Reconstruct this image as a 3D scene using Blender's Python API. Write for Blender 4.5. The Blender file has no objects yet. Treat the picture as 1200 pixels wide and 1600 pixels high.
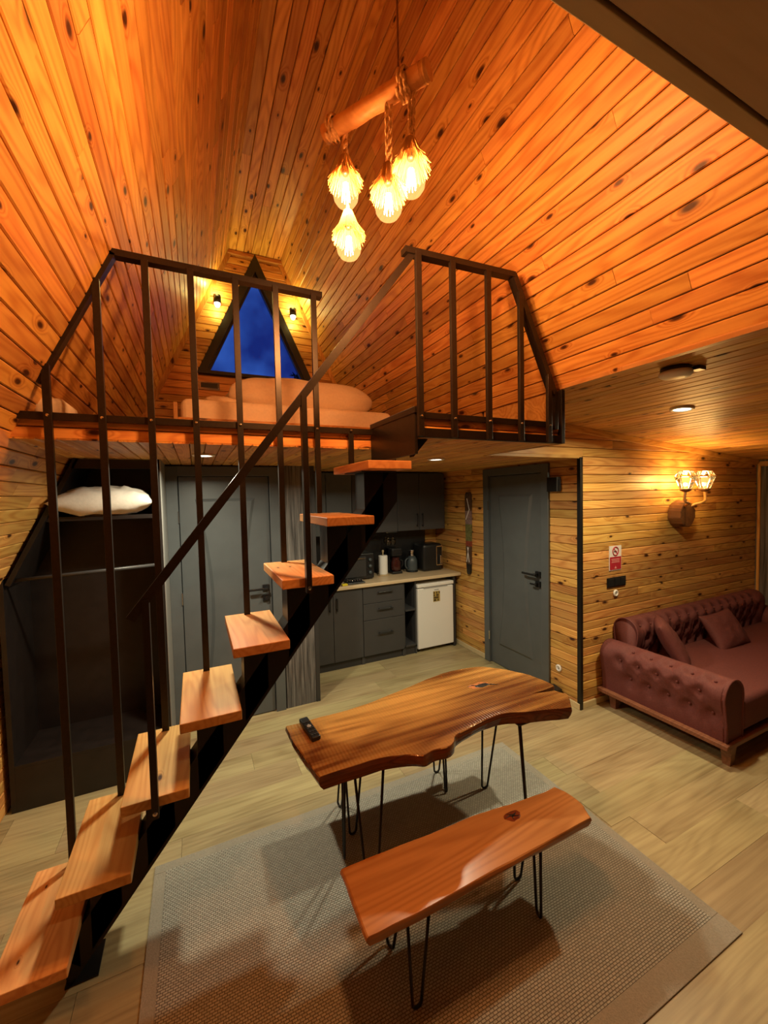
import bpy, bmesh, math, random
from mathutils import Vector, Matrix, noise
PI = math.pi
scene = bpy.context.scene
col = scene.collection

# ------------------------------------------------------------------ camera
F_PX = 627.46                                   # focal length in pixels of a 1200 x 1600 frame
pitch, yaw, roll = math.radians(2.424), math.radians(25.148), math.radians(-1.2685)
fw = Vector((math.sin(yaw) * math.cos(pitch), math.cos(yaw) * math.cos(pitch), -math.sin(pitch)))
rt0 = Vector((math.cos(yaw), -math.sin(yaw), 0)); up0 = rt0.cross(fw)
rt = rt0 * math.cos(roll) + up0 * math.sin(roll); up = rt.cross(fw)
cam_d = bpy.data.cameras.new('camera'); cam = bpy.data.objects.new('camera', cam_d); col.objects.link(cam)
cam_d.sensor_fit = 'HORIZONTAL'; cam_d.sensor_width = 36.0; cam_d.lens = F_PX / 1200 * 36.0
cam_d.clip_start = 0.02; cam_d.clip_end = 200
cam.matrix_world = Matrix(((rt.x, up.x, -fw.x, 0), (rt.y, up.y, -fw.y, 0), (rt.z, up.z, -fw.z, 1.8), (0, 0, 0, 1)))
scene.camera = cam

# ------------------------------------------------------------------ view, world (dusk sky)
vs = scene.view_settings
vs.view_transform = 'Standard'; vs.look = 'None'; vs.gamma = 1.0; vs.exposure = 0.0
vs.use_curve_mapping = False
world = bpy.data.worlds.new('dusk_sky'); scene.world = world; world.use_nodes = True
wn = world.node_tree.nodes; wl = world.node_tree.links
bg = wn['Background']; wtc = wn.new('ShaderNodeTexCoord'); wno = wn.new('ShaderNodeTexNoise'); wra = wn.new('ShaderNodeValToRGB')
wno.inputs['Scale'].default_value = 6.0; wno.inputs['Detail'].default_value = 4
wra.color_ramp.elements[0].position = 0.36; wra.color_ramp.elements[0].color = (0.012, 0.030, 0.25, 1)
wra.color_ramp.elements[1].position = 0.68; wra.color_ramp.elements[1].color = (0.06, 0.20, 0.85, 1)
wl.new(wtc.outputs['Generated'], wno.inputs['Vector']); wl.new(wno.outputs['Fac'], wra.inputs['Fac'])
wl.new(wra.outputs['Color'], bg.inputs['Color']); bg.inputs['Strength'].default_value = 0.66

# light levels (watts) and colours of the lamps the cabin has
PENDANT_W, PENDANT_C = 27.0, (1.0, 0.375, 0.105)
DOWN_W, DOWN_C = 21.5, (1.0, 0.92, 0.66)
DORMER_W, DORMER_C = 25.0, (1.0, 0.86, 0.52)
SPOT_W, SPOT_C = 3.2, (1.0, 0.80, 0.22)
SCONCE_W, SCONCE_C = 7.0, (1.0, 0.60, 0.20)

# ------------------------------------------------------------------ helpers
WLOC = {}
def sm(bm, on=True):
    for f in bm.faces: f.smooth = on
def obj(name, bm, mat, parent=None, smooth=None):
    """link a bmesh (world coordinates) as one mesh object below parent"""
    base = WLOC.get(parent.name, Vector()) if parent else Vector()
    if base.length: bmesh.ops.translate(bm, vec=-base, verts=bm.verts)
    if smooth is not None: sm(bm, smooth)
    me = bpy.data.meshes.new(name); bm.to_mesh(me); bm.free()
    if mat: me.materials.append(mat)
    o = bpy.data.objects.new(name, me); col.objects.link(o)
    if parent: o.parent = parent; WLOC[o.name] = base.copy()
    else: WLOC[o.name] = Vector()
    return o
def topobj(name, bm, mat, loc, smooth=None):
    """a thing of one mesh, origin at loc"""
    loc = Vector(loc); bmesh.ops.translate(bm, vec=-loc, verts=bm.verts)
    o = obj(name, bm, mat, None, smooth); o.location = loc; WLOC[o.name] = loc; return o
def tag(o, label, cat, group=None):
    o['label'] = label; o['category'] = cat
    if group: o['group'] = group
    return o
def thing(name, label, cat, loc, group=None):
    o = bpy.data.objects.new(name, None); col.objects.link(o); o.location = loc; o.empty_display_size = 0.05
    WLOC[o.name] = Vector(loc); return tag(o, label, cat, group)
def struct(name, bm, mat, label=None):
    o = obj(name, bm, mat); o['kind'] = 'structure'
    if label: o['label'] = label
    return o
def lamp(name, kind, loc, watts, color, parent=None, **kw):
    d = bpy.data.lights.new(name, kind); d.energy = watts; d.color = color
    for k, v in kw.items(): setattr(d, k, v)
    o = bpy.data.objects.new(name, d); col.objects.link(o)
    base = WLOC.get(parent.name, Vector()) if parent else Vector()
    o.location = Vector(loc) - base
    if parent: o.parent = parent
    return o
def B(): return bmesh.new()
def box(bm, x0, x1, y0, y1, z0, z1, bev=0.0, seg=2):
    r = bmesh.ops.create_cube(bm, size=1.0); vv = r['verts']
    for v in vv: v.co = Vector(((x0 + x1) / 2 + v.co.x * (x1 - x0), (y0 + y1) / 2 + v.co.y * (y1 - y0), (z0 + z1) / 2 + v.co.z * (z1 - z0)))
    if bev > 0:
        ed = list({e for v in vv for e in v.link_edges})
        bmesh.ops.bevel(bm, geom=ed, offset=bev, segments=seg, affect='EDGES', profile=0.5)
    return bm
def bx(*a, **k): return box(B(), *a, **k)
def bar(bm, p, q, w, t, upv=(0, 0, 1)):
    """rectangular bar from p to q: w along side, t along up"""
    p, q = Vector(p), Vector(q); d = (q - p).normalized(); u = Vector(upv)
    s = d.cross(u)
    if s.length < 1e-4: s = d.cross(Vector((0, 1, 0)))
    s.normalize(); u = s.cross(d).normalized()
    vs_ = []
    for e in (p, q):
        for a, b in ((-1, -1), (1, -1), (1, 1), (-1, 1)): vs_.append(bm.verts.new(e + s * (a * w / 2) + u * (b * t / 2)))
    for i in range(4): bm.faces.new((vs_[i], vs_[(i + 1) % 4], vs_[4 + (i + 1) % 4], vs_[4 + i]))
    bm.faces.new(vs_[3::-1]); bm.faces.new(vs_[4:8]); return bm
def tube(bm, pts, r, n=8, caps=True):
    pts = [Vector(p) for p in pts]; rr = r if isinstance(r, (list, tuple)) else [r] * len(pts)
    t0 = (pts[1] - pts[0]).normalized(); a = t0.orthogonal().normalized(); rings = []
    for i, p in enumerate(pts):
        t = (pts[min(i + 1, len(pts) - 1)] - pts[max(i - 1, 0)]).normalized()
        a = (a - t * a.dot(t)).normalized(); b = t.cross(a)
        rings.append([bm.verts.new(p + (a * math.cos(2 * PI * k / n) + b * math.sin(2 * PI * k / n)) * rr[i]) for k in range(n)])
    for i in range(len(rings) - 1):
        for k in range(n): bm.faces.new((rings[i][k], rings[i][(k + 1) % n], rings[i + 1][(k + 1) % n], rings[i + 1][k]))
    if caps: bm.faces.new(rings[0][::-1]); bm.faces.new(rings[-1])
    return bm
def lathe(bm, prof, c=(0, 0, 0), n=24, ax='z', mod=None):
    """prof = (radius, height) list revolved about an axis through c"""
    c = Vector(c); rings = []
    for i, (r, h) in enumerate(prof):
        ring = []
        for k in range(n):
            a = 2 * PI * k / n; rk = r * (mod(i, k) if mod else 1)
            x, y = rk * math.cos(a), rk * math.sin(a)
            v = {'z': Vector((x, y, h)), 'y': Vector((x, h, y)), 'x': Vector((h, x, y))}[ax]
            ring.append(bm.verts.new(c + v))
        rings.append(ring)
    for i in range(len(rings) - 1):
        for k in range(n): bm.faces.new((rings[i][k], rings[i][(k + 1) % n], rings[i + 1][(k + 1) % n], rings[i + 1][k]))
    for ring in (rings[0], rings[-1]):
        try: bm.faces.new(ring)
        except ValueError: pass
    bmesh.ops.remove_doubles(bm, verts=bm.verts, dist=1e-5)
    bmesh.ops.recalc_face_normals(bm, faces=bm.faces); return bm
def prism(bm, poly, d0, d1, plane='xz'):
    """poly of 2D points extruded along the remaining axis from d0 to d1"""
    def P(a, b, d): return {'xz': Vector((a, d, b)), 'xy': Vector((a, b, d)), 'yz': Vector((d, a, b))}[plane]
    lo = [bm.verts.new(P(a, b, d0)) for a, b in poly]; hi = [bm.verts.new(P(a, b, d1)) for a, b in poly]
    n = len(poly); bm.faces.new(lo); bm.faces.new(hi[::-1])
    for i in range(n): bm.faces.new((lo[i], lo[(i + 1) % n], hi[(i + 1) % n], hi[i]))
    bmesh.ops.recalc_face_normals(bm, faces=bm.faces); return bm
def blob(cx, cy, cz, rx, ry, rz, e=0.5, nu=32, nv=20, wob=0.0, seed=0, fz=1.0):
    """cushion-like superellipsoid (e < 1 is boxier)"""
    bm = B(); sg = lambda v, p: math.copysign(abs(v) ** p, v)
    bmesh.ops.create_uvsphere(bm, u_segments=nu, v_segments=nv, radius=1)
    for v in bm.verts:
        x, y, z = v.co; r = math.hypot(x, y); a = math.atan2(y, x); ph = math.atan2(z, r)
        X = sg(math.cos(a), e) * max(math.cos(ph), 0) ** fz; Y = sg(math.sin(a), e) * max(math.cos(ph), 0) ** fz; Z = math.sin(ph)
        w = 1 + wob * noise.noise(Vector((X * 2.3 + seed, Y * 2.3, Z * 2.3)))
        v.co = Vector((cx + rx * X * w, cy + ry * Y * w, cz + rz * Z * (1 + 2 * wob * noise.noise(Vector((X * 3 + seed, Y * 3, Z * 2 + 7))))))
    return bm

# ------------------------------------------------------------------ materials
def newmat(name):
    m = bpy.data.materials.new(name); m.use_nodes = True
    return m, m.node_tree.nodes, m.node_tree.links, m.node_tree.nodes['Principled BSDF']
def plain(name, c, rough=0.5, metal=0.0, spec=0.5, nz=0.0, nscale=40, bump=0.0, coat=0.0):
    m, n, l, b = newmat(name)
    b.inputs['Base Color'].default_value = (*c, 1); b.inputs['Roughness'].default_value = rough
    b.inputs['Metallic'].default_value = metal; b.inputs['Specular IOR Level'].default_value = spec; b.inputs['Coat Weight'].default_value = coat
    if nz or bump:
        tc = n.new('ShaderNodeTexCoord'); t = n.new('ShaderNodeTexNoise'); t.inputs['Scale'].default_value = nscale; t.inputs['Detail'].default_value = 3
        l.new(tc.outputs['Object'], t.inputs['Vector'])
        if nz:
            r = n.new('ShaderNodeValToRGB'); l.new(t.outputs['Fac'], r.inputs['Fac'])
            r.color_ramp.elements[0].position = .3; r.color_ramp.elements[1].position = .7
            r.color_ramp.elements[0].color = (*[v * (1 - nz) for v in c], 1); r.color_ramp.elements[1].color = (*[min(1, v * (1 + nz)) for v in c], 1)
            l.new(r.outputs['Color'], b.inputs['Base Color'])
        if bump:
            bp = n.new('ShaderNodeBump'); bp.inputs['Strength'].default_value = bump; bp.inputs['Distance'].default_value = .004
            l.new(t.outputs['Fac'], bp.inputs['Height']); l.new(bp.outputs['Normal'], b.inputs['Normal'])
    return m
def wood(name, light, dark, knot, axis=(0, 1, 2), dens=0.36, rough=0.44, scale=1.0, vary=0.28, rings=0.78, bump=0.12, spec=0.36, kscale=1.0, fine=.30, blot=.22, saw=0.0):
    m, n, l, b = newmat(name)
    def mth(op, a, c=None, v=None):
        x = n.new('ShaderNodeMath'); x.operation = op
        for i, s in enumerate((a, c, v)):
            if s is None: continue
            if isinstance(s, (int, float)): x.inputs[i].default_value = s
            else: l.new(s, x.inputs[i])
        return x.outputs[0]
    def mul(vec, f):
        x = n.new('ShaderNodeVectorMath'); x.operation = 'MULTIPLY'; l.new(vec, x.inputs[0]); x.inputs[1].default_value = f; return x.outputs[0]
    def rng(v, a, c, d, e, t='SMOOTHSTEP'):
        x = n.new('ShaderNodeMapRange'); x.interpolation_type = t; l.new(v, x.inputs[0])
        for i, s in enumerate((a, c, d, e)): x.inputs[i + 1].default_value = s
        return x.outputs[0]
    tc = n.new('ShaderNodeTexCoord'); oi = n.new('ShaderNodeObjectInfo'); rnd = oi.outputs['Random']
    se = n.new('ShaderNodeSeparateXYZ'); l.new(tc.outputs['Object'], se.inputs[0])
    co = n.new('ShaderNodeCombineXYZ')
    for i, a in enumerate(axis): l.new(se.outputs[a], co.inputs[i])
    off = n.new('ShaderNodeVectorMath'); off.operation = 'MULTIPLY_ADD'; off.inputs[1].default_value = (173.0, 57.0, 91.0)
    cr = n.new('ShaderNodeCombineXYZ')
    for i in range(3): l.new(rnd, cr.inputs[i])
    l.new(cr.outputs[0], off.inputs[0]); l.new(co.outputs[0], off.inputs[2]); p = off.outputs[0]
    nA = n.new('ShaderNodeTexNoise'); nA.inputs['Scale'].default_value = 1; nA.inputs['Detail'].default_value = 1.5; nA.inputs['Roughness'].default_value = .4
    l.new(mul(p, (.8 * scale, 7 * scale, 7 * scale)), nA.inputs['Vector'])
    nB = n.new('ShaderNodeTexNoise'); nB.inputs['Scale'].default_value = 1; nB.inputs['Detail'].default_value = 4
    l.new(mul(p, (2.2 * scale, 80 * scale, 80 * scale)), nB.inputs['Vector'])
    vo = n.new('ShaderNodeTexVoronoi'); vo.voronoi_dimensions = '2D'; vo.inputs['Scale'].default_value = 1
    l.new(mul(p, (4.0 * kscale, 9.5 * kscale, 4.0 * kscale)), vo.inputs['Vector'])
    sc_ = n.new('ShaderNodeSeparateColor'); l.new(vo.outputs['Color'], sc_.inputs[0])
    gate = mth('GREATER_THAN', sc_.outputs[0], 1 - dens)
    size = rng(sc_.outputs[1], 0, 1, .45, 1.30, 'LINEAR')
    kd = mth('DIVIDE', vo.outputs['Distance'], size)
    km = mth('MULTIPLY', rng(kd, .05, .15, 1, 0), gate)
    kr = mth('MULTIPLY', rng(kd, .0, .34, 1, 0), gate)
    ph = mth('ADD', mth('MULTIPLY', nA.outputs['Fac'], 15), mth('MULTIPLY', kr, 2.6))
    rg = mth('MULTIPLY_ADD', mth('SINE', mth('MULTIPLY', ph, 6.283)), .5, .5)
    rg = mth('POWER', rg, 1.8)
    f = mth('ADD', mth('MULTIPLY', rg, .55 * rings), mth('MULTIPLY', rng(nB.outputs['Fac'], .3, .75, 0, 1), fine))
    f = mth('ADD', f, mth('MULTIPLY', kr, .35))
    nC = n.new('ShaderNodeTexNoise'); nC.inputs['Scale'].default_value = 1; nC.inputs['Detail'].default_value = 2
    l.new(mul(p, (1.7 * scale, 6 * scale, 6 * scale)), nC.inputs['Vector'])
    f = mth('ADD', f, mth('MULTIPLY', rng(nC.outputs['Fac'], .40, .75, 0, 1), blot))
    mx = n.new('ShaderNodeMix'); mx.data_type = 'RGBA'; l.new(f, mx.inputs['Factor']); mx.inputs[6].default_value = (*light, 1); mx.inputs[7].default_value = (*dark, 1)
    hs = n.new('ShaderNodeHueSaturation'); l.new(mx.outputs[2], hs.inputs['Color'])
    r2 = mth('FRACT', mth('MULTIPLY', rnd, 7.31)); r3 = mth('FRACT', mth('MULTIPLY', rnd, 23.17))
    l.new(rng(r2, 0, 1, 1 - vary, 1 + vary * .7, 'LINEAR'), hs.inputs['Value']); l.new(rng(r3, 0, 1, .488, .508, 'LINEAR'), hs.inputs['Hue'])
    m2 = n.new('ShaderNodeMix'); m2.data_type = 'RGBA'; l.new(km, m2.inputs['Factor']); l.new(hs.outputs[0], m2.inputs[6]); m2.inputs[7].default_value = (*knot, 1)
    l.new(m2.outputs[2], b.inputs['Base Color']); b.inputs['Roughness'].default_value = rough; b.inputs['Specular IOR Level'].default_value = spec
    if bump:
        bp = n.new('ShaderNodeBump'); bp.inputs['Strength'].default_value = bump; bp.inputs['Distance'].default_value = .002
        hgt = f
        if saw:
            sx_ = n.new('ShaderNodeSeparateXYZ'); l.new(mul(p, (1, 1, 1)), sx_.inputs[0])
            hgt = mth('ADD', mth('MULTIPLY', f, .3), mth('MULTIPLY', mth('SINE', mth('ADD', mth('MULTIPLY', sx_.outputs[0], 420.0), mth('MULTIPLY', nA.outputs['Fac'], 9.0))), saw))
        l.new(hgt, bp.inputs['Height']); l.new(bp.outputs['Normal'], b.inputs['Normal'])
    return m
def emit(name, c, strength, through=0.0):
    m, n, l, b = newmat(name); n.remove(b)
    out = n['Material Output']; e = n.new('ShaderNodeEmission'); e.inputs[0].default_value = (*c, 1); e.inputs[1].default_value = strength
    if through:
        t = n.new('ShaderNodeBsdfTransparent'); a = n.new('ShaderNodeAddShader'); t.inputs[0].default_value = (through,) * 3 + (1,)
        l.new(e.outputs[0], a.inputs[0]); l.new(t.outputs[0], a.inputs[1]); l.new(a.outputs[0], out.inputs[0])
    else: l.new(e.outputs[0], out.inputs[0])
    m.cycles.emission_sampling = 'NONE'
    return m
def glass(name, tint=(1, 1, 1), gloss=0.12, rough=0.02):
    m, n, l, b = newmat(name); n.remove(b); out = n['Material Output']
    t = n.new('ShaderNodeBsdfTransparent'); t.inputs[0].default_value = (*tint, 1); g = n.new('ShaderNodeBsdfGlossy'); g.inputs['Roughness'].default_value = rough
    fr = n.new('ShaderNodeLayerWeight'); fr.inputs[0].default_value = gloss
    mx = n.new('ShaderNodeMixShader'); l.new(fr.outputs['Fresnel'], mx.inputs[0]); l.new(t.outputs[0], mx.inputs[1]); l.new(g.outputs[0], mx.inputs[2]); l.new(mx.outputs[0], out.inputs[0])
    return m
def streak(name, c0, c1, sc=(1, 40, 1.2), rough=0.7):
    """weathered vertical-grain boards"""
    m, n, l, b = newmat(name); tc = n.new('ShaderNodeTexCoord'); mp = n.new('ShaderNodeMapping'); mp.inputs['Scale'].default_value = sc
    t = n.new('ShaderNodeTexNoise'); t.inputs['Scale'].default_value = 1.6; t.inputs['Detail'].default_value = 6; t.inputs['Roughness'].default_value = .65
    r = n.new('ShaderNodeValToRGB'); r.color_ramp.elements[0].position = .36; r.color_ramp.elements[1].position = .66
    r.color_ramp.elements[0].color = (*c0, 1); r.color_ramp.elements[1].color = (*c1, 1)
    l.new(tc.outputs['Object'], mp.inputs[0]); l.new(mp.outputs[0], t.inputs['Vector']); l.new(t.outputs['Fac'], r.inputs[0]); l.new(r.outputs[0], b.inputs['Base Color'])
    bp = n.new('ShaderNodeBump'); bp.inputs['Strength'].default_value = .3; bp.inputs['Distance'].default_value = .003
    l.new(t.outputs['Fac'], bp.inputs['Height']); l.new(bp.outputs[0], b.inputs['Normal']); b.inputs['Roughness'].default_value = rough
    return m
def weave(name, ca, cb, w=0.017, h=0.0095):
    m, n, l, b = newmat(name); tc = n.new('ShaderNodeTexCoord'); br = n.new('ShaderNodeTexBrick')
    br.inputs['Scale'].default_value = 1; br.inputs['Brick Width'].default_value = w; br.inputs['Row Height'].default_value = h; br.inputs['Mortar Size'].default_value = .0019
    br.inputs['Mortar Smooth'].default_value = .7
    br.inputs['Color1'].default_value = (*ca, 1); br.inputs['Color2'].default_value = (*[v * .82 for v in ca], 1); br.inputs['Mortar'].default_value = (*cb, 1)
    l.new(tc.outputs['Object'], br.inputs['Vector']); l.new(br.outputs['Color'], b.inputs['Base Color']); b.inputs['Roughness'].default_value = .9
    bp = n.new('ShaderNodeBump'); bp.invert = True; bp.inputs['Strength'].default_value = .8; bp.inputs['Distance'].default_value = .004
    l.new(br.outputs['Fac'], bp.inputs['Height']); l.new(bp.outputs[0], b.inputs['Normal']); return m

PINE_L, PINE_D, PINE_K = (.75, .43, .120), (.42, .148, .026), (.050, .014, .005)
M = {}
M['pine'] = wood('pine_plank', PINE_L, PINE_D, PINE_K)
M['pine_z'] = wood('pine_upright', PINE_L, PINE_D, PINE_K, axis=(2, 0, 1), dens=.3)
M['pine_y'] = wood('pine_tread', (.64, .37, .135), (.46, .21, .06), PINE_K, axis=(1, 0, 2), dens=.13, rough=.42, rings=.8, kscale=1.7)
M['pine_x'] = wood('pine_board', PINE_L, PINE_D, PINE_K, axis=(0, 2, 1), dens=.4)
M['back'] = plain('dark_backing', (.07, .028, .010), .9)
M['oak_floor'] = wood('oak_laminate', (.42, .345, .185), (.215, .155, .075), (.16, .10, .05), dens=0, rough=.42, scale=.8, vary=.10, rings=.35, bump=.03, kscale=.5, blot=.55, fine=.4)
M['oak_top'] = wood('oak_worktop', (.62, .50, .30), (.50, .37, .19), (.3, .2, .1), dens=.0, rough=.38, scale=.6, rings=.4, bump=.02)
M['walnut'] = wood('varnished_live_edge', (.48, .235, .062), (.115, .034, .009), (.022, .008, .004), dens=.12, rough=.12, scale=.55, vary=.05, rings=.5, bump=.65, spec=.6, kscale=.5, fine=.35, blot=.8, saw=.5)
M['bench'] = wood('oiled_bench_wood', (.50, .205, .066), (.29, .100, .028), (.05, .016, .006), dens=.10, rough=.27, scale=.6, vary=.05, rings=.7, bump=.05, kscale=.5)
M['bark'] = wood('live_edge_bark', (.20, .055, .014), (.055, .015, .006), (.03, .01, .005), dens=.3, rough=.2, scale=1.2, bump=.4)
M['log'] = wood('peeled_log', (.74, .42, .15), (.52, .24, .07), (.15, .05, .02), dens=.1, rough=.5, rings=.4)
M['logdark'] = wood('dark_log', (.20, .085, .03), (.09, .035, .014), (.03, .01, .005), axis=(1, 0, 2), dens=.2, rough=.6)
M['soffit'] = wood('soffit_panel', (.52, .42, .26), (.44, .34, .20), (.1, .05, .02), dens=.05, rough=.5, vary=.08, rings=.3, bump=.02)
M['steel'] = plain('dark_brown_steel', (.019, .014, .011), .36, .35, nz=.2, nscale=90)
M['black'] = plain('black_steel', (.010, .008, .007), .4, .2)
M['blackpl'] = plain('black_plastic', (.012, .012, .013), .32)
M['anthracite'] = plain('anthracite_door_paint', (.092, .102, .108), .40, nz=.06, nscale=8)
M['cabinet'] = plain('charcoal_cabinet', (.047, .046, .048), .42, nz=.05, nscale=10)
M['cab_in'] = plain('cabinet_inside', (.030, .028, .028), .55)
M['wardrobe'] = plain('black_brown_board', (.013, .009, .008), .42, nz=.25, nscale=14)
M['white'] = plain('white_enamel', (.78, .76, .73), .28)
M['whitepl'] = plain('white_plastic', (.78, .77, .74), .4)
M['linen'] = plain('white_linen', (.80, .74, .66), .85, nz=.04, nscale=60, bump=.3)
M['sheet'] = plain('peach_bed_linen', (.86, .74, .60), .85, nz=.04, nscale=60, bump=.2)
M['sofa'] = plain('burgundy_velvet', (.130, .038, .035), .72, spec=.3, nz=.12, nscale=120, bump=.15)
M['sofa_leg'] = wood('sofa_wood', (.22, .095, .045), (.13, .05, .024), (.08, .03, .01), dens=0, rough=.45)
M['rug'] = weave('flatweave_rug', (.41, .395, .335), (.145, .130, .105))
M['rugedge'] = plain('rug_border', (.28, .255, .205), .9, nz=.12, nscale=200, bump=.5)
M['rope'] = plain('jute_rope', (.50, .30, .12), .9, nz=.25, nscale=150, bump=.6)
M['chrome'] = plain('chrome', (.75, .75, .76), .15, 1.0)
M['greypl'] = plain('slate_kettle', (.060, .075, .085), .35)
M['rustic'] = streak('weathered_grey_boards', (.030, .027, .026), (.20, .185, .175), (28, 28, 1.1))
M['frame'] = plain('window_frame_black', (.016, .014, .013), .4)
M['glass'] = glass('clear_glass', gloss=.08)
M['lglass'] = glass('lantern_glass', (1, .96, .88), .25, .08)
M['bulbglow'] = emit('bulb_glow', (1.0, .55, .16), .55, 1.0)
M['filament'] = emit('filament', (1.0, .80, .50), 60.0)
M['lens'] = emit('lens_white', (1.0, .93, .78), 9.0)
M['lensw'] = emit('lens_warm', (1.0, .86, .55), 9.0)
M['red'] = plain('sign_red', (.42, .02, .035), .5)
M['signw'] = plain('sign_white', (.80, .74, .70), .5)
M['pink'] = plain('sign_pale_print', (.70, .28, .26), .5)
M['gold'] = plain('sticker_gold', (.42, .30, .08), .5)
M['brownink'] = plain('sticker_ink', (.06, .035, .012), .5)
M['greyink'] = plain('grey_ink', (.35, .34, .33), .5)
M['yellow'] = plain('yellow_sponge', (.75, .60, .03), .9)
M['paper'] = plain('kitchen_paper', (.80, .78, .74), .9, bump=.3, nscale=120)
M['olive'] = plain('painted_olive', (.16, .16, .055), .6, nz=.4, nscale=50)
M['mauve'] = plain('painted_mauve', (.24, .16, .15), .6, nz=.4, nscale=60)
M['rustred'] = plain('painted_rust', (.25, .05, .025), .6, nz=.4, nscale=60)
M['carved'] = plain('carved_brown', (.085, .045, .025), .6, nz=.5, nscale=50)
M['leaf'] = plain('dark_foliage', (.006, .010, .008), .9)
# straw fringe lets the bulb shine through
m_, n_, l_, b_ = newmat('straw_fringe'); n_.remove(b_)
d_ = n_.new('ShaderNodeBsdfDiffuse'); d_.inputs[0].default_value = (.55, .33, .11, 1); t_ = n_.new('ShaderNodeBsdfTranslucent'); t_.inputs[0].default_value = (.62, .36, .10, 1)
x_ = n_.new('ShaderNodeMixShader'); x_.inputs[0].default_value = .06; l_.new(d_.outputs[0], x_.inputs[1]); l_.new(t_.outputs[0], x_.inputs[2]); l_.new(x_.outputs[0], n_['Material Output'].inputs[0]); M['straw'] = m_

# ------------------------------------------------------------------ planks
_pc = {}
def plank_mesh(L, w, t, ch, mat):
    key = (round(L, 3), round(w, 4), t, ch, mat.name)
    if key not in _pc:
        bm = B(); pr = [(-w / 2, -t), (-w / 2, -ch), (-w / 2 + ch, 0), (w / 2 - ch, 0), (w / 2, -ch), (w / 2, -t)]
        a = [bm.verts.new((-L / 2, y, z)) for y, z in pr]; b = [bm.verts.new((L / 2, y, z)) for y, z in pr]
        for i in range(5): bm.faces.new((a[i], b[i], b[i + 1], a[i + 1]))
        bm.faces.new(a); bm.faces.new(b[::-1])
        bmesh.ops.recalc_face_normals(bm, faces=bm.faces)
        me = bpy.data.meshes.new('plank'); bm.to_mesh(me); bm.free(); me.materials.append(mat); _pc[key] = me
    return _pc[key]
def planks(parent, P0, L, W, N, length, nrows, pitch, mat, seed=0, spans=None, blen=(1.7, 3.0), gap=.004, ch=.004, t=.014, name='plank', z_off=0.0):
    """rows of boards; P0 corner, L along the boards, W across the rows, N towards the room"""
    rnd = random.Random(seed); P0, L, W, N = Vector(P0), Vector(L), Vector(W), Vector(N); out = []
    for r in range(nrows):
        for (a, b) in (spans(r) if spans else [(0, length)]):
            if b - a < .02: continue
            cuts = [a]; c = a + rnd.uniform(.25, 1) * blen[1]
            while c < b - .35: cuts.append(round(c, 2)); c += rnd.uniform(*blen)
            cuts.append(b)
            for u, v in zip(cuts, cuts[1:]):
                ln = v - u - .0015
                o = bpy.data.objects.new(name, plank_mesh(ln, pitch - gap, t, ch, mat)); col.objects.link(o)
                c = P0 + L * ((u + v) / 2) + W * ((r + .5) * pitch) + N * (rnd.uniform(-.0008, .0008) + z_off)
                o.parent = parent
                o.matrix_local = Matrix(((L.x, W.x, N.x, c.x), (L.y, W.y, N.y, c.y), (L.z, W.z, N.z, c.z), (0, 0, 0, 1)))
                out.append(o)
    return out
PW = .0715
T = 2.09; XC = .655
def half(z): return 1.295 - (z - 2.127) / T
CU, SU = 1 / math.hypot(1, T), T / math.hypot(1, T)          # cos and sin of the roof pitch
YG = 4.40                                                    # gable wall
YF = -1.3                                                    # wall behind the viewer
ZC = 4.30                                                    # flat ridge ceiling
YS = 2.263                                                   # wall behind the sofa
XD = 2.80                                                    # wall with the grey side door
XR = 5.60
ZU = 2.062                                                   # ceiling under the loft
def zd(x): return 2.385 - .078 * (x - 1.83)                  # sloping ceiling of the side wing

# ------------------------------------------------------------------ setting
fl = struct('floor', bx(-1.8, 5.8, YF, 4.6, -.08, -.009), M['back'], 'pale oak laminate floor')
planks(fl, (-1.75, -.35, 0), (1, 0, 0), (0, 1, 0), (0, 0, 1), 7.4, 25, .192, M['oak_floor'], 5, blen=(1.28, 1.29), gap=.0002, ch=.0004, t=.009, name='floor_plank')
# left roof slope, floor to ridge
th = .012
def slope_bm(s, z0, z1, y0, y1):
    xa, xb = XC + s * (half(z0) + th / SU), XC + s * (half(z1) + th / SU)
    return prism(B(), [(xa, z0), (xb, z1), (xb + s * .12, z1), (xa + s * .12, z0)], y0, y1, 'xz')
ZK = 1.25; XK = XC - half(ZK)
wl_ = struct('wall_left', box(slope_bm(-1, ZK - .02, ZC + .1, YF, 4.5), XK - .13, XK - .014, YF, 4.5, -.05, ZK + .02), M['back'], 'pine plank roof slope rising from a low knee wall')
rows = int(((ZC - ZK) / SU) / PW) + 1
planks(wl_, (XK, -.45, 0), (0, 1, 0), (0, 0, 1), (1, 0, 0), 4.85, 18, ZK / 18, M['pine'], 25)
planks(wl_, (XK, -.45, ZK), (0, 1, 0), (CU, 0, SU), (SU, 0, -CU), 4.85, rows, PW, M['pine'], 11)
# right roof slope above the side wing and behind the loft
bm = slope_bm(1, 2.405, ZC + .1, YF, 4.5)
prism(bm, [(XC + half(2.1) + .014, 2.1), (XC + half(2.4) + .014, 2.4), (XC + half(2.4) + .13, 2.4), (XC + half(2.1) + .13, 2.1)], YS + .02, 4.5, 'xz')
ws_ = struct('ceiling', bm, M['back'], 'steep pine plank roof slope over the side wing')
rows = int(((ZC - 2.36) / SU) / PW) + 1
planks(ws_, (XC + half(2.36), 4.42, 2.36), (0, -1, 0), (-CU, 0, SU), (-SU, 0, -CU), 4.9, rows, PW, M['pine'], 12)
planks(ws_, (XC + half(2.36 - 3 * PW * SU), 4.42, 2.36 - 3 * PW * SU), (0, -1, 0), (-CU, 0, SU), (-SU, 0, -CU), 4.42 - YS - .02, 3, PW, M['pine'], 13)
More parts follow.
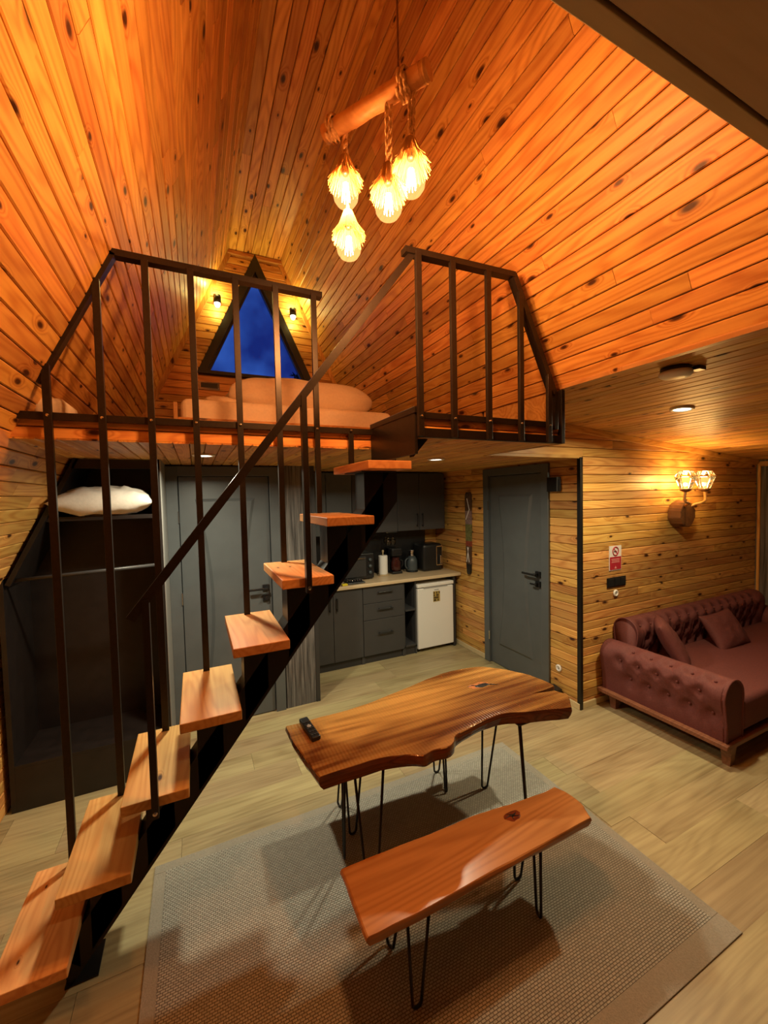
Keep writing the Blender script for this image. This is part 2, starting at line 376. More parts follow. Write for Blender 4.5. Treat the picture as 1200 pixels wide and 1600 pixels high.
# eave board closing the lower edge of the slope
xe = XC + half(2.36)
obj('eave_board', prism(B(), [(xe - .006, 2.356), (xe + .028, 2.356), (xe + .028, 2.41), (xe + .01, 2.41), (xe - .012, 2.372)], YF, 1.60, 'xz'), M['pine_y'], ws_)
# flat ridge strip
cf = struct('ceiling', bx(XC - .45, XC + .45, YF, 4.5, ZC + .014, ZC + .12), M['back'], 'narrow flat plank strip along the ridge')
planks(cf, (XC - 3.6 * PW, -.45, ZC), (0, 1, 0), (1, 0, 0), (0, 0, -1), 4.85, 7, PW + .002, M['pine'], 14)
# gable end wall with the window opening, and the kitchen back wall below it
WX0, WX1, WZ0, WXA, WZA = .085, 1.205, 3.06, .650, 4.27
bm = B()
for q in ([(-2.0, 2.0), (WX0, WZ0), (WXA, WZA), (.2, 4.5)], [(3.3, 2.0), (WX1, WZ0), (WXA, WZA), (1.1, 4.5)], [(-2.0, 2.0), (3.3, 2.0), (WX1, WZ0), (WX0, WZ0)], [(.2, 4.5), (WXA, WZA), (1.1, 4.5)]):
    prism(bm, q, YG + .014, YG + .12, 'xz')
box(bm, -1.9, 3.0, YG + .014, YG + .12, -.05, 2.02)
wb = struct('wall_back', bm, M['back'], 'pine plank gable wall around the triangular window')
def gable(r):
    z = 2.17 + (r + .5) * PW; h = half(z) + .02; a, b = XC - h + 1.6, XC + h + 1.6
    if z < WZ0 - .02 or z > WZA - .04: return [(a, b)]
    f = (z - WZ0) / (WZA - WZ0); f = max(f, 0)
    return [(a, WX0 + (WXA - WX0) * f + 1.6 - .01), (WX1 + (WXA - WX1) * f + 1.6 + .01, b)]
planks(wb, (-1.6, YG, 2.17), (1, 0, 0), (0, 0, 1), (0, -1, 0), 5, 30, PW, M['pine'], 15, spans=gable)
planks(wb, (.93, YG, 0), (1, 0, 0), (0, 0, 1), (0, -1, 0), XD - .93, 29, PW, M['pine'], 16, spans=lambda r: [(0, XD - .93)] if r > 10 else [])
# mouldings where the slopes meet the gable and over the gable
for s in (-1, 1):
    tr = struct('trim_%d' % (1 if s < 0 else 2), bar(B(), (XC + s * (half(2.18) - .02), YG - .012, 2.18), (XC + s * (half(ZC) - .02), YG - .012, ZC), .022, .045, (1, 0, 0)), M['pine_z'])
struct('trim_3', bx(XC - .27, XC + .27, YG - .03, YG, ZC - .045, ZC - .005, .006), M['pine_x'])
# triangular window
win = struct('window_1', B(), None, 'black framed triangular gable window'); FW = .085
def inset(d, db=None):
    # triangle inset by d from its three sides
    A, Bp, C = Vector((WX0, WZ0)), Vector((WX1, WZ0)), Vector((WXA, WZA)); out = []
    tri = [A, Bp, C]; cen = (A + Bp + C) / 3
    lines = []
    for i in range(3):
        p, q = tri[i], tri[(i + 1) % 3]; nn = Vector((-(q - p).y, (q - p).x)).normalized()
        if nn.dot(cen - p) < 0: nn = -nn
        lines.append((p + nn * (d if i or db is None else db), (q - p).normalized()))
    for i in range(3):
        (p, u), (q, v) = lines[i - 1], lines[i]
        den = u.x * v.y - u.y * v.x; t = ((q - p).x * v.y - (q - p).y * v.x) / den; out.append(p + u * t)
    return out
o0, o1 = inset(-.012, -.02), inset(.062, .012)
for i in range(3):
    j = (i + 1) % 3
    obj('window_frame', prism(B(), [tuple(o0[i]), tuple(o0[j]), tuple(o1[j]), tuple(o1[i])], YG - .035, YG + .07, 'xz'), M['frame'], win)
i1, i2 = inset(.055, .008), inset(.085, .022)
for i in range(3):
    j = (i + 1) % 3
    obj('sash', prism(B(), [tuple(i1[i]), tuple(i1[j]), tuple(i2[j]), tuple(i2[i])], YG + .0, YG + .05, 'xz'), M['frame'], win)
pn = inset(.08, .015); obj('pane', prism(B(), [tuple(v) for v in pn], YG + .02, YG + .026, 'xz'), M['glass'], win)
# loft floor with its board fascia
bm = box(bx(-.75, 1.87, 2.135, 4.45, ZU + .014, 2.168), 1.87, 2.02, YS + .03, 4.45, ZU + .014, 2.168); box(bm, .945, 1.85, 1.625, 2.135, ZU + .014, 2.168)
lf = struct('floor_loft', bm, M['back'], 'sleeping loft floor with pine edge boards')
planks(lf, (-.68, 2.12, ZU), (1, 0, 0), (0, 0, 1), (0, -1, 0), 1.61, 2, .0535, M['pine'], 17, name='edge_board', t=.018, ch=.007)
planks(lf, (.95, 1.606, ZU), (1, 0, 0), (0, 0, 1), (0, -1, 0), .89, 2, .0535, M['pine'], 18, name='edge_board', t=.018, ch=.007)
obj('side_panel', bx(.918, .934, 1.606, 2.112, 1.985, 2.185, .003), M['steel'], lf)
obj('side_panel_cap', bx(.914, .95, 1.60, 2.112, 2.17, 2.20, .003), M['steel'], lf)
obj('end_board', bx(1.852, 1.87, 1.60, YS, ZU, 2.40), M['pine_x'], lf)
# ceiling boards under the loft and over the kitchen
bm = box(bx(-.9, 1.87, 2.135, 4.45, ZU + .014, ZU + .05), 1.87, 3.0, YS + .03, 4.45, ZU + .014, ZU + .05); box(bm, .945, 1.85, 1.625, 2.2, ZU + .014, ZU + .05)
cu = struct('ceiling', bm, M['back'], 'low plank ceiling under the loft')
planks(cu, (-.80, 2.12, ZU), (0, 1, 0), (1, 0, 0), (0, 0, -1), 2.32, 51, PW, M['pine'], 19, spans=lambda r: [(0 if r < 37 else YS - 2.12 + .015, 2.32)])
planks(cu, (.95, 1.61, ZU), (0, 1, 0), (1, 0, 0), (0, 0, -1), .508, 12, .0745, M['pine'], 20)
# side wing: ceiling, sofa wall, door wall, right wall
bm = prism(B(), [(1.845, zd(1.845) + .014), (XR + .1, zd(XR + .1) + .014), (XR + .1, zd(XR) + .2), (1.845, zd(1.845) + .2)], YF, YS + .1, 'xz')
cd = struct('ceiling', bm, M['back'], 'gently sloping plank ceiling of the side wing')
ang = math.atan(.078); dl = Vector((math.cos(ang), 0, -math.sin(ang)))
planks(cd, (1.845, YF + .7, zd(1.845)), (0, 1, 0), dl, (-math.sin(ang), 0, -math.cos(ang)), YS - YF - .7, 54, PW, M['pine'], 21)
bm = B(); box(bm, XD + .03, XR + .1, YS + .014, YS + .12, -.05, 2.6); box(bm, 1.87, XD + .05, YS + .014, YS + .06, ZU + .01, 2.6)
wsf = struct('wall_right', bm, M['back'], 'pine plank wall behind the sofa')
def sofa_rows(r):
    z = r * PW
    xm = 1.83 + (2.385 - z) / .078 - .05                     # where the ceiling comes down to this row
    a = 0 if z > ZU - .02 else XD + .012 - 1.87
    return [(a, min(XR, xm) - 1.87)]
planks(wsf, (1.87, YS, 0), (1, 0, 0), (0, 0, 1), (0, -1, 0), 4, 33, PW, M['pine'], 22, spans=sofa_rows, blen=(1.3, 2.6))
struct('trim_4', bar(B(), (1.87, YS - .012, zd(1.87) - .025), (XR, YS - .012, zd(XR) - .025), .024, .045), M['pine_x'])
struct('trim_5', bx(1.86, XD + .02, YS - .012, YS + .03, ZU - .004, ZU + .024, .004), M['pine_x'])
struct('trim_6', bx(XD - .008, XD + .022, YS - .022, YS + .012, 0, ZU + .005, .002), M['black'])
bm = B(); DY0, DY1, DZ1 = 2.554, 3.425, 2.045
box(bm, XD + .014, XD + .12, YS + .01, DY0 + .03, -.05, 2.2); box(bm, XD + .014, XD + .12, DY1 - .03, 4.5, -.05, 2.2); box(bm, XD + .014, XD + .12, DY0, DY1, DZ1 - .02, 2.2)
box(bm, XD + .10, XD + .12, DY0, DY1, 0, DZ1)
wdo = struct('wall_center', bm, M['back'], 'pine plank wall with the grey side door')
YK = 4.40
def door_rows(r):
    z = (r + .5) * PW
    if z > DZ1 - .01: return [(0, YK - YS)]
    return [(0, YK - DY1 + .02), (YK - DY0 - .02, YK - YS - .01)]
planks(wdo, (XD, YK, 0), (0, -1, 0), (0, 0, 1), (-1, 0, 0), 4, 29, PW, M['pine'], 23, spans=door_rows, blen=(.6, 1.4))
struct('baseboard_center', box(bx(XD - .014, XD, DY1, 4.4, 0, .05, .003), XD - .014, XD, YS - .014, DY0, 0, .05, .003), M['oak_top'])
struct('baseboard_right', bx(XD + .02, XR, YS - .014, YS, 0, .05, .003), M['oak_top'])
wr = struct('wall_front', box(box(bx(-2, 5.8, YF - .1, YF, -.05, 4.5), XR, XR + .1, YF, YS + .1, -.05, 2.6), XR - .004, XR, YF, YS - .045, 0, 2.2), M['rustic'], 'weathered grey boards')
tr = struct('trim_7', bx(XR - .02, XR, YS - .042, YS - .016, 0, 2.06, .004), M['pine_z'])
struct('trim_8', bx(XR - .02, XR, .8, YS - .03, 2.02, 2.075, .004), M['pine_x'])
# wall in front of the bathroom: door and weathered panel
YDW = 3.40
bm = box(bx(-1.9, -.175, YDW + .012, YDW + .12, -.05, 2.1), .60, .93, YDW + .012, YDW + .12, -.05, 2.1)
box(bm, -.19, .62, YDW + .012, YDW + .12, 2.02, 2.1); box(bm, -.19, .62, YDW + .10, YDW + .12, 0, 2.05); box(bm, .90, .93, YDW + .1, 4.45, -.05, 2.1)
wdl = struct('wall_partition', bm, M['cabinet'], 'partition wall beside the kitchen')
for i in range(2): obj('panel_board', bx(.645 + i * .128, .772 + i * .128, YDW - .006, YDW + .012, 0, ZU, .002), M['rustic'], wdl)
obj('corner_strip', bx(.90, .935, YDW - .012, YDW + .2, 0, ZU, .003), M['cab_in'], wdl)
# soffit of a second loft above the viewer
so = struct('ceiling', bx(-1.0, 1.72, YF, .50, 2.614, 2.75), M['back'], 'underside of the loft over the near end of the room')
obj('edge_trim', bx(-.85, 1.71, .470, .502, 2.60, 2.80, .002), M['soffit'], so)
planks(so, (-.85, .468, 2.604), (1, 0, 0), (0, -1, 0), (0, 0, -1), 2.56, 5, .34, M['soffit'], 24, blen=(3, 3.1), gap=.007, ch=.002)

# ------------------------------------------------------------------ doors
def hourglass(u0, u1, v0, v1, pinch, n=14):
    L_ = [(u0 + pinch * math.sin(PI * k / n), v0 + (v1 - v0) * k / n) for k in range(n + 1)]
    R_ = [(u1 - pinch * math.sin(PI * k / n), v0 + (v1 - v0) * k / n) for k in range(n + 1)]
    return L_ + R_[::-1]
def raised(poly, to3, d0, d1, ins):
    """bevelled relief: poly at depth d0, inset copy at depth d1"""
    bm = B(); cx = sum(p[0] for p in poly) / len(poly); cy = sum(p[1] for p in poly) / len(poly)
    n = len(poly); inn = []
    for i in range(n):
        p0, p1, p2 = poly[i - 1], poly[i], poly[(i + 1) % n]
        e1 = Vector((p1[0] - p0[0], p1[1] - p0[1])).normalized(); e2 = Vector((p2[0] - p1[0], p2[1] - p1[1])).normalized()
        n1, n2 = Vector((-e1.y, e1.x)), Vector((-e2.y, e2.x)); b = n1 + n2; b.normalize()
        if b.dot(Vector((cx - p1[0], cy - p1[1]))) < 0: b = -b
        k = ins / max(.35, abs(b.dot(n1))); inn.append((p1[0] + b.x * k, p1[1] + b.y * k))
    a = [bm.verts.new(to3(u, v, d0)) for u, v in poly]; c = [bm.verts.new(to3(u, v, d1)) for u, v in inn]
    for i in range(n): bm.faces.new((a[i], a[(i + 1) % n], c[(i + 1) % n], c[i]))
    bm.faces.new(c); bmesh.ops.recalc_face_normals(bm, faces=bm.faces)
    return bm
d1 = struct('door_1', B(), None, 'anthracite bathroom door behind the stairs')
for (a, b, c, d) in ((-.195, -.115, 0, 2.05), (.555, .635, 0, 2.05), (-.115, .555, 1.975, 2.05)):
    obj('door_frame', bx(a, b, YDW - .018, YDW + .05, c, d, .003), M['anthracite'], d1)
obj('leaf', bx(-.110, .550, YDW + .006, YDW + .044, .008, 1.972, .002), M['anthracite'], d1)
obj('panel_relief', raised(hourglass(.0, .44, .16, 1.80, .09), lambda u, v, d: Vector((u, YDW + .006 - d, v)), 0, .014, .022), M['anthracite'], d1)
for z in (.25, 1.0, 1.62): obj('hinge', tube(B(), [(-.116, YDW - .022, z), (-.116, YDW - .022, z + .09)], .006), M['chrome'], d1)
hd = obj('handle', bx(.475, .53, YDW - .006, YDW + .004, 1.03, 1.085, .003), M['blackpl'], d1)
obj('lever', box(bx(.49, .512, YDW - .045, YDW - .006, 1.045, 1.067), .36, .512, YDW - .052, YDW - .036, 1.047, 1.065, .004), M['blackpl'], hd)
obj('lock_plate', bx(.475, .53, YDW - .006, YDW + .004, .945, 1.0, .003), M['blackpl'], d1)
obj('lock_knob', lathe(B(), [(0, -.022), (.014, -.02), (.014, 0)], (.502, YDW - .006, .972), 14, 'y'), M['blackpl'], d1)

d2 = struct('door_2', B(), None, 'slate grey moulded door in the pine wall beside the kitchen')
for (a, b, c, d) in ((DY0, DY0 + .08, 0, DZ1), (DY1 - .08, DY1, 0, DZ1), (DY0 + .08, DY1 - .08, DZ1 - .075, DZ1)):
    obj('door_frame', bx(XD - .025, XD + .06, a, b, c, d, .003), M['anthracite'], d2)
obj('leaf', bx(XD + .004, XD + .040, DY0 + .092, DY1 - .084, .008, DZ1 - .08, .002), M['anthracite'], d2)
obj('panel_relief', raised(hourglass(DY0 + .20, DY1 - .20, .22, 1.78, .075), lambda u, v, d: Vector((XD + .004 - d, u, v)), 0, .015, .024), M['anthracite'], d2)
for z in (.25, 1.62): obj('hinge', tube(B(), [(XD - .028, DY1 - .083, z), (XD - .028, DY1 - .083, z + .09)], .006), M['chrome'], d2)
hy = DY0 + .135
hd = obj('handle', bx(XD - .014, XD + .004, hy - .028, hy + .028, 1.02, 1.075, .003), M['blackpl'], d2)
obj('lever', box(bx(XD - .055, XD - .014, hy - .012, hy + .012, 1.035, 1.058), XD - .062, XD - .046, hy - .012, hy + .15, 1.037, 1.056, .004), M['blackpl'], hd)
obj('lock_plate', bx(XD - .014, XD + .004, hy - .028, hy + .028, .93, .985, .003), M['blackpl'], d2)
obj('lock_knob', box(bx(XD - .04, XD - .014, hy - .008, hy + .008, .945, .97), XD - .05, XD - .036, hy - .01, hy + .06, .95, .966, .004), M['blackpl'], d2)

# ------------------------------------------------------------------ stairs
RZ, RX = .2435, .193
st = thing('staircase', 'open staircase of thick pine treads on one slanted black steel stringer', 'staircase', (-.45, 1.86, 0))
def tread_c(k): return .7975 - RX * (8 - k)
for k in range(1, 9):
    c = tread_c(k); zt = RZ * k + .006
    bm = bx(c - .108, c + .108, 1.618, 2.105, zt - .038, zt, .003)
    off = Vector((c, 1.86, zt)); bmesh.ops.translate(bm, vec=-off, verts=bm.verts)
    o = obj('tread', bm, M['pine_y'], None); o.parent = st; o.location = off - Vector(st.location)
# slanted box stringer
sl = RZ / RX; x_lo, x_hi = -.50, .925
def zl(x): return .085 + (x + .415) * sl
poly = [(-.482, 0), (-.37, 0)] if False else [(-.482, 0.0), (.918, zl(.918)), (.918, 1.985), (.86, zl(.86) + .19), (-.455, .20), (-.500, .15), (-.500, 0.0)]
obj('stringer', prism(B(), poly, 1.80, 1.92, 'xz'), M['black'], st)
for k in range(1, 9):
    c = tread_c(k); zt = RZ * k + .006 - .038
    x0, x1 = c - .055, c + .045
    z0 = max(0.0, zl(x0) + .02)
    if k == 1: x0, z0 = -.560, .165; x1 = -.455
    obj('bracket', prism(B(), [(x0, z0), (x1, max(0.0, zl(x1) + .02)), (x1, zt), (x0, zt)], 1.80, 1.92, 'xz'), M['black'], st)
    obj('bracket_plate', bx(c - .09, c + .09, 1.74, 1.98, zt - .006, zt, .001), M['black'], st)
obj('base_plate', bx(-.505, -.40, 1.79, 1.93, 0, .006, .001), M['black'], st)
obj('handrail', bar(B(), (-.215, 1.60, 1.395), (.918, 1.60, 2.872), .030, .030), M['steel'], st)
for x, k in ((-.168, 3), (.405, 6)):
    zt = RZ * k - .05; zh = 1.395 + (x + .215) * (2.872 - 1.395) / 1.133
    obj('rail_post', bar(B(), (x, 1.598, zt), (x, 1.598, zh), .030, .022, (1, 0, 0)), M['steel'], st)
    obj('bolt', lathe(B(), [(0, -.006), (.008, -.004), (.008, 0)], (x, 1.586, zt + .02), 10, 'y'), M['chrome'], st)

# ------------------------------------------------------------------ railings of the loft
YL = 2.10
rl = thing('loft_railing', 'dark steel railing whose long balusters drop from the loft edge to the treads', 'railing', (0, YL, 2.1))
obj('top_rail', bar(B(), (-.295, YL, 2.866), (.645, YL, 2.858), .045, .028), M['steel'], rl)
obj('sloping_rail', bar(B(), (-.566, YL, 2.290), (-.284, YL, 2.864), .045, .030, (-1, 0, .5)), M['steel'], rl)
obj('bottom_rail', bx(-.66, .918, YL - .016, YL + .006, 2.140, 2.170, .001), M['steel'], rl)
for i, x in enumerate((-.530, -.345, -.162, .019, .213, .402, .596, .785)):
    zb = RZ * (i + 1) + .006
    zt = min(2.855, 2.29 + (x + .566) * (2.864 - 2.29) / .282) if i < 7 else 2.14
    obj('baluster', bx(x - .014, x + .014, YL - .030, YL - .012, zb, zt, .001), M['steel'], rl)
    obj('rivet', lathe(B(), [(0, -.005), (.006, -.004), (.007, 0)], (x, YL - .030, 2.155), 10, 'y'), M['chrome'], rl)
rr = thing('landing_railing', 'dark steel railing along the landing with a rail end that slants down', 'railing', (1.35, 1.6, 2.1))
YR = 1.597
obj('top_rail', bar(B(), (.872, YR, 2.872), (1.50, YR, 2.892), .045, .026), M['steel'], rr)
obj('sloping_rail', bar(B(), (1.494, YR, 2.896), (1.775, YR, 2.325), .040, .030, (1, 0, .5)), M['steel'], rr)
obj('bottom_rail', bx(.93, 1.745, YR - .008, YR + .004, 2.146, 2.174, .001), M['steel'], rr)
obj('edge_rail', bx(.93, 1.835, YR - .010, YR + .012, ZU - .002, 2.102, .001), M['steel'], rr)
for x in (.935, 1.118, 1.325, 1.532, 1.728):
    zt = 2.875 if x < 1.5 else 2.896 - (x - 1.494) * (2.896 - 2.325) / .281
    obj('baluster', bx(x - .014, x + .014, YR - .026, YR - .008, ZU, zt, .001), M['steel'], rr)
    obj('rivet', lathe(B(), [(0, -.005), (.006, -.004), (.007, 0)], (x, YR - .026, 2.15), 10, 'y'), M['chrome'], rr)
obj('end_post', bx(1.775, 1.800, YR - .015, YR + .012, 2.135, 2.34, .001), M['steel'], rr)
obj('end_post', bx(1.825, 1.850, YR - .015, YR + .012, ZU, 2.35, .001), M['steel'], rr)
obj('knee_brace', prism(B(), [(.94, ZU), (1.02, ZU), (.94, ZU - .085)], 1.66, 1.70, 'xz'), M['black'], rr)

# ------------------------------------------------------------------ wardrobe
YW = 2.97; YWB = 3.39
wd = thing('wardrobe', 'black-brown open wardrobe fitted under the roof slope', 'wardrobe', (-.6, 3.2, 0))
XW0 = -1.03
xs = lambda z: XC - half(z) + .035
obj('side_panel', bx(-.225, -.20, YW, YWB, 0, ZU, .001), M['wardrobe'], wd)
obj('side_panel', bx(XW0, XW0 + .025, YW, YWB, 0, 1.40, .001), M['wardrobe'], wd)
obj('slanted_panel', bar(B(), (xs(1.33), (YW + YWB) / 2, 1.33), (xs(2.06), (YW + YWB) / 2, 2.06), YWB - YW, .025, (-SU, 0, CU)), M['wardrobe'], wd)
obj('back_panel', prism(B(), [(XW0, 0), (-.2, 0), (-.2, ZU), (xs(2.06), ZU), (xs(1.38), 1.38), (XW0, 1.38)], YWB - .012, YWB, 'xz'), M['wardrobe'], wd)
obj('header', prism(B(), [(xs(2.06), ZU - .005), (-.2, ZU - .005), (-.2, 2.0), (xs(2.0), 2.0)], YW, YW + .02, 'xz'), M['wardrobe'], wd)
obj('shelf', prism(B(), [(xs(1.685), 1.685), (-.225, 1.685), (-.225, 1.71), (xs(1.71), 1.71)], YW + .02, YWB - .012, 'xz'), M['wardrobe'], wd)
obj('clothes_rail', tube(B(), [(XW0 + .03, YW + .03, 1.352), (-.225, YW + .03, 1.378)], .011, 12), M['cabinet'], wd, True)
obj('base_top', bx(XW0 + .025, -.225, YW, YWB - .012, .255, .275, .001), M['wardrobe'], wd)
obj('base_front', bx(XW0 + .025, -.225, YW, YW + .02, .0, .255, .001), M['wardrobe'], wd)
obj('edge_strip', bx(-.2, -.194, YW + .0, YWB, 0, ZU, .001), plain('grey_edge_strip', (.24, .24, .23), .4), wd)
def pillow(cx, cy, cz, lx, ly, h, mat, name, label, cat, rot=(0, 0, 0), seed=1, group=None, wr=.05):
    bm = B(); n = 26
    g = {}
    for s in (1, -1):
        for i in range(n + 1):
            for j in range(n + 1):
                u, v = i / n * 2 - 1, j / n * 2 - 1
                if s == -1 and (i in (0, n) or j in (0, n)): g[s, i, j] = g[1, i, j]; continue
                k = (1 - abs(u) ** 2.6) ** .55 * (1 - abs(v) ** 2.6) ** .55
                pin = 1 - .09 * (1 - abs(v) ** 2) * abs(u) ** 4; pin2 = 1 - .09 * (1 - abs(u) ** 2) * abs(v) ** 4
                z = s * h / 2 * k + wr * h * noise.noise(Vector((u * 3.5 + seed, v * 3.5 + seed * 2, s))) * k + wr * .5 * h * noise.noise(Vector((u * 9 + seed, v * 6, s))) * k
                g[s, i, j] = bm.verts.new((u * lx / 2 * pin, v * ly / 2 * pin2, z))
        for i in range(n):
            for j in range(n):
                q = [g[s, i, j], g[s, i + 1, j], g[s, i + 1, j + 1], g[s, i, j + 1]]
                bm.faces.new(q if s == 1 else q[::-1])
    sm(bm); o = obj(name, bm, mat); o.location = (cx, cy, cz); o.rotation_euler = rot
    return tag(o, label, cat, group)
pillow(-.515, 3.08, 1.800, .55, .34, .18, M['linen'], 'pillow', 'white pillow on the top shelf of the dark wardrobe', 'pillow', (.05, 0, .04), 3, wr=.09)

# ------------------------------------------------------------------ kitchen
YC, ZT = 3.895, .835                                         # cabinet fronts, carcass height
def cab(name, label, x0, x1, yf=YC, yb=4.385, z0=.0, z1=ZT, mat=None):
    t = thing(name, label, 'cabinet', ((x0 + x1) / 2, (yf + yb) / 2, z0), 'fitted kitchen units')
    m = mat or M['cabinet']
    bm = bx(x0, x0 + .018, yf + .02, yb, z0, z1); box(bm, x1 - .018, x1, yf + .02, yb, z0, z1)
    box(bm, x0, x1, yb - .01, yb, z0, z1); box(bm, x0, x1, yf + .02, yb, z1 - .018, z1); box(bm, x0, x1, yf + .02, yb, z0 + (.08 if z0 < .1 else 0), z0 + (.098 if z0 < .1 else .018))
    obj('body', bm, m, t)
    if z0 < .1: obj('plinth', bx(x0, x1, yf + .03, yf + .045, 0, .085), M['cab_in'], t)
    return t
def vhandle(p, x, y, z0, z1): return obj('handle', box(box(bx(x - .006, x + .006, y - .028, y - .018, z0, z1, .003), x - .005, x + .005, y - .02, y, z0 + .01, z0 + .022), x - .005, x + .005, y - .02, y, z1 - .022, z1 - .01), M['blackpl'], p)
c1 = cab('sink_cabinet', 'charcoal base cabinet with two doors and upright handles behind the stairs', .94, 1.56)
for a, b, h in ((.943, 1.232, 1.195), (1.236, 1.557, 1.272)):
    d = obj('door', bx(a, b, YC, YC + .018, .09, ZT - .004, .002), M['cabinet'], c1); vhandle(d, h, YC, .62, .76)
c2 = cab('drawer_cabinet', 'charcoal base cabinet with three wide drawers beside the open shelves', 1.56, 2.05)
for a, b in ((.65, ZT - .004), (.472, .645), (.09, .467)):
    d = obj('drawer', bx(1.563, 2.047, YC, YC + .018, a, b, .002), M['cabinet'], c2); zc = (a + b) / 2 + (.02 if b > .5 else .04)
    obj('handle', box(box(bx(1.725, 1.905, YC - .028, YC - .018, zc - .006, zc + .006, .003), 1.735, 1.747, YC - .02, YC, zc - .005, zc + .005), 1.883, 1.895, YC - .02, YC, zc - .005, zc + .005), M['blackpl'], d)
c3 = cab('open_shelf_unit', 'narrow open charcoal shelf unit left of the white fridge', 2.05, 2.215)
for z in (.10, .50): obj('shelf', bx(2.068, 2.197, YC + .005, 4.37, z, z + .018), M['cabinet'], c3)
ep = topobj('end_panel', bx(2.705, 2.735, YC + .0, 4.385, 0, ZT, .002), M['cab_in'], (2.72, 4.1, 0)); tag(ep, 'dark end panel between the white fridge and the pine wall', 'panel')
wt = topobj('worktop', bx(.94, 2.795, 3.862, 4.395, ZT + .001, .872, .006), M['oak_top'], (1.8, 4.1, ZT + .001)); tag(wt, 'pale oak worktop running above the charcoal kitchen units', 'worktop')
fr = thing('mini_fridge', 'white under-counter fridge at the end of the kitchen units', 'fridge', (2.45, 4.1, 0))
obj('body', bx(2.222, 2.70, YC + .05, 4.37, .03, .765, .006), M['white'], fr)
obj('door', bx(2.222, 2.70, YC - .005, YC + .045, .045, .735, .008), M['white'], fr)
obj('top_trim', bx(2.216, 2.704, YC - .012, 4.37, .745, .785, .008), M['white'], fr)
obj('handle_groove', bx(2.30, 2.62, YC - .008, YC + .0, .728, .742), M['greyink'], fr)
for x in (2.26, 2.66): obj('foot', bx(x - .02, x + .02, YC + .06, YC + .1, 0, .03), M['blackpl'], fr)
stk = obj('sticker', bx(2.425, 2.515, YC - .0075, YC - .005, .565, .685), M['gold'], fr)
rs = random.Random(4)
for i in range(5):
    for j in range(4):
        if rs.random() < .62: obj('ink_mark', bx(2.43 + .017 * i, 2.445 + .017 * i, YC - .009, YC - .0075, .572 + .028 * j, .594 + .028 * j), M['brownink'], stk)
obj('logo', bx(2.44, 2.50, YC - .007, YC - .005, .697, .707), M['greyink'], fr)
for (x0, x1, lab, hs_) in ((.95, 1.53, 'left one of the charcoal wall cabinets, behind the upper stair treads', ()), (1.53, 2.08, 'middle charcoal wall cabinet, mostly hidden by the stair stringer', ()), (2.08, 2.72, 'charcoal wall cabinet with two upright handles next to the pine wall', (2.335, 2.405))):
    t = cab('wall_cabinet', lab, x0, x1, 4.09, 4.385, 1.385, 2.052)
    xm = (x0 + x1) / 2 if not hs_ else 2.37
    for a, b in ((x0 + .002, xm - .002), (xm + .002, x1 - .002)):
        d = obj('door', bx(a, b, 4.072, 4.09, 1.382, 2.045, .003), M['anthracite'] if x0 < 1 else M['cabinet'], t)
        h = [q for q in hs_ if a < q < b]
        if h: vhandle(d, h[0], 4.072, 1.42, 1.58)
bs = topobj('backsplash', bx(.94, 2.62, 4.375, 4.385, .873, 1.384), M['blackpl'], (1.8, 4.38, .873)); tag(bs, 'glossy black splashback behind the worktop', 'splashback')
# things on the worktop
ZW = .872
t = thing('paper_towel', 'white kitchen roll on an upright holder on the worktop', 'kitchen roll', (1.945, 4.20, ZW))
obj('base', lathe(B(), [(0, 0), (.065, 0), (.065, .012), (0, .014)], (1.945, 4.20, ZW), 28), M['oak_top'], t, True)
obj('roll', lathe(B(), [(.018, .014), (.052, .014), (.053, .02), (.053, .225), (.05, .23), (.018, .23)], (1.945, 4.20, ZW), 28), M['paper'], t, True)
obj('post', lathe(B(), [(.008, .0), (.008, .26), (.014, .275), (.012, .29), (0, .295)], (1.945, 4.20, ZW), 12), M['oak_top'], t, True)
t = thing('coffee_maker', 'black filter coffee maker with glass jug beside the kitchen roll', 'coffee maker', (2.115, 4.26, ZW))
obj('body', box(box(bx(2.05, 2.175, 4.27, 4.36, ZW, ZW + .30, .01), 2.05, 2.18, 4.16, 4.34, ZW, ZW + .03, .008), 2.05, 2.18, 4.17, 4.34, ZW + .21, ZW + .30, .012), M['blackpl'], t)
obj('jug', lathe(B(), [(0, .032), (.05, .034), (.058, .07), (.055, .14), (.04, .17), (.043, .19)], (2.115, 4.21, ZW), 24), plain('dark_jug', (.05, .012, .010), .08), t, True)
obj('jug_handle', tube(B(), [(2.165, 4.20, ZW + .16), (2.195, 4.19, ZW + .15), (2.2, 4.19, ZW + .10), (2.17, 4.2, ZW + .07)], .007), M['blackpl'], t, True)
t = thing('electric_kettle', 'slate blue electric kettle with chrome neck on the worktop', 'kettle', (2.31, 4.22, ZW))
obj('body', lathe(B(), [(0, .012), (.062, .012), (.066, .03), (.064, .13), (.05, .17), (.032, .19)], (2.31, 4.22, ZW), 28), M['greypl'], t, True)
obj('base', lathe(B(), [(0, 0), (.072, 0), (.07, .012), (0, .012)], (2.31, 4.22, ZW), 28), M['blackpl'], t, True)
obj('neck', lathe(B(), [(.032, .19), (.026, .205), (.024, .225), (.034, .25), (.03, .262), (0, .264)], (2.31, 4.22, ZW), 24), M['chrome'], t, True)
obj('handle', tube(B(), [(2.255, 4.2, ZW + .16), (2.225, 4.19, ZW + .165), (2.205, 4.19, ZW + .14), (2.205, 4.19, ZW + .08), (2.225, 4.195, ZW + .05), (2.25, 4.2, ZW + .05)], .009), M['greypl'], t, True)
t.location.x += .028
t = thing('air_fryer', 'large black air fryer with chrome framed front at the end of the worktop', 'air fryer', (2.56, 4.22, ZW))
obj('body', box(B(), 2.43, 2.70, 4.10, 4.35, ZW, ZW + .33, .035, 4), M['blackpl'], t, True)
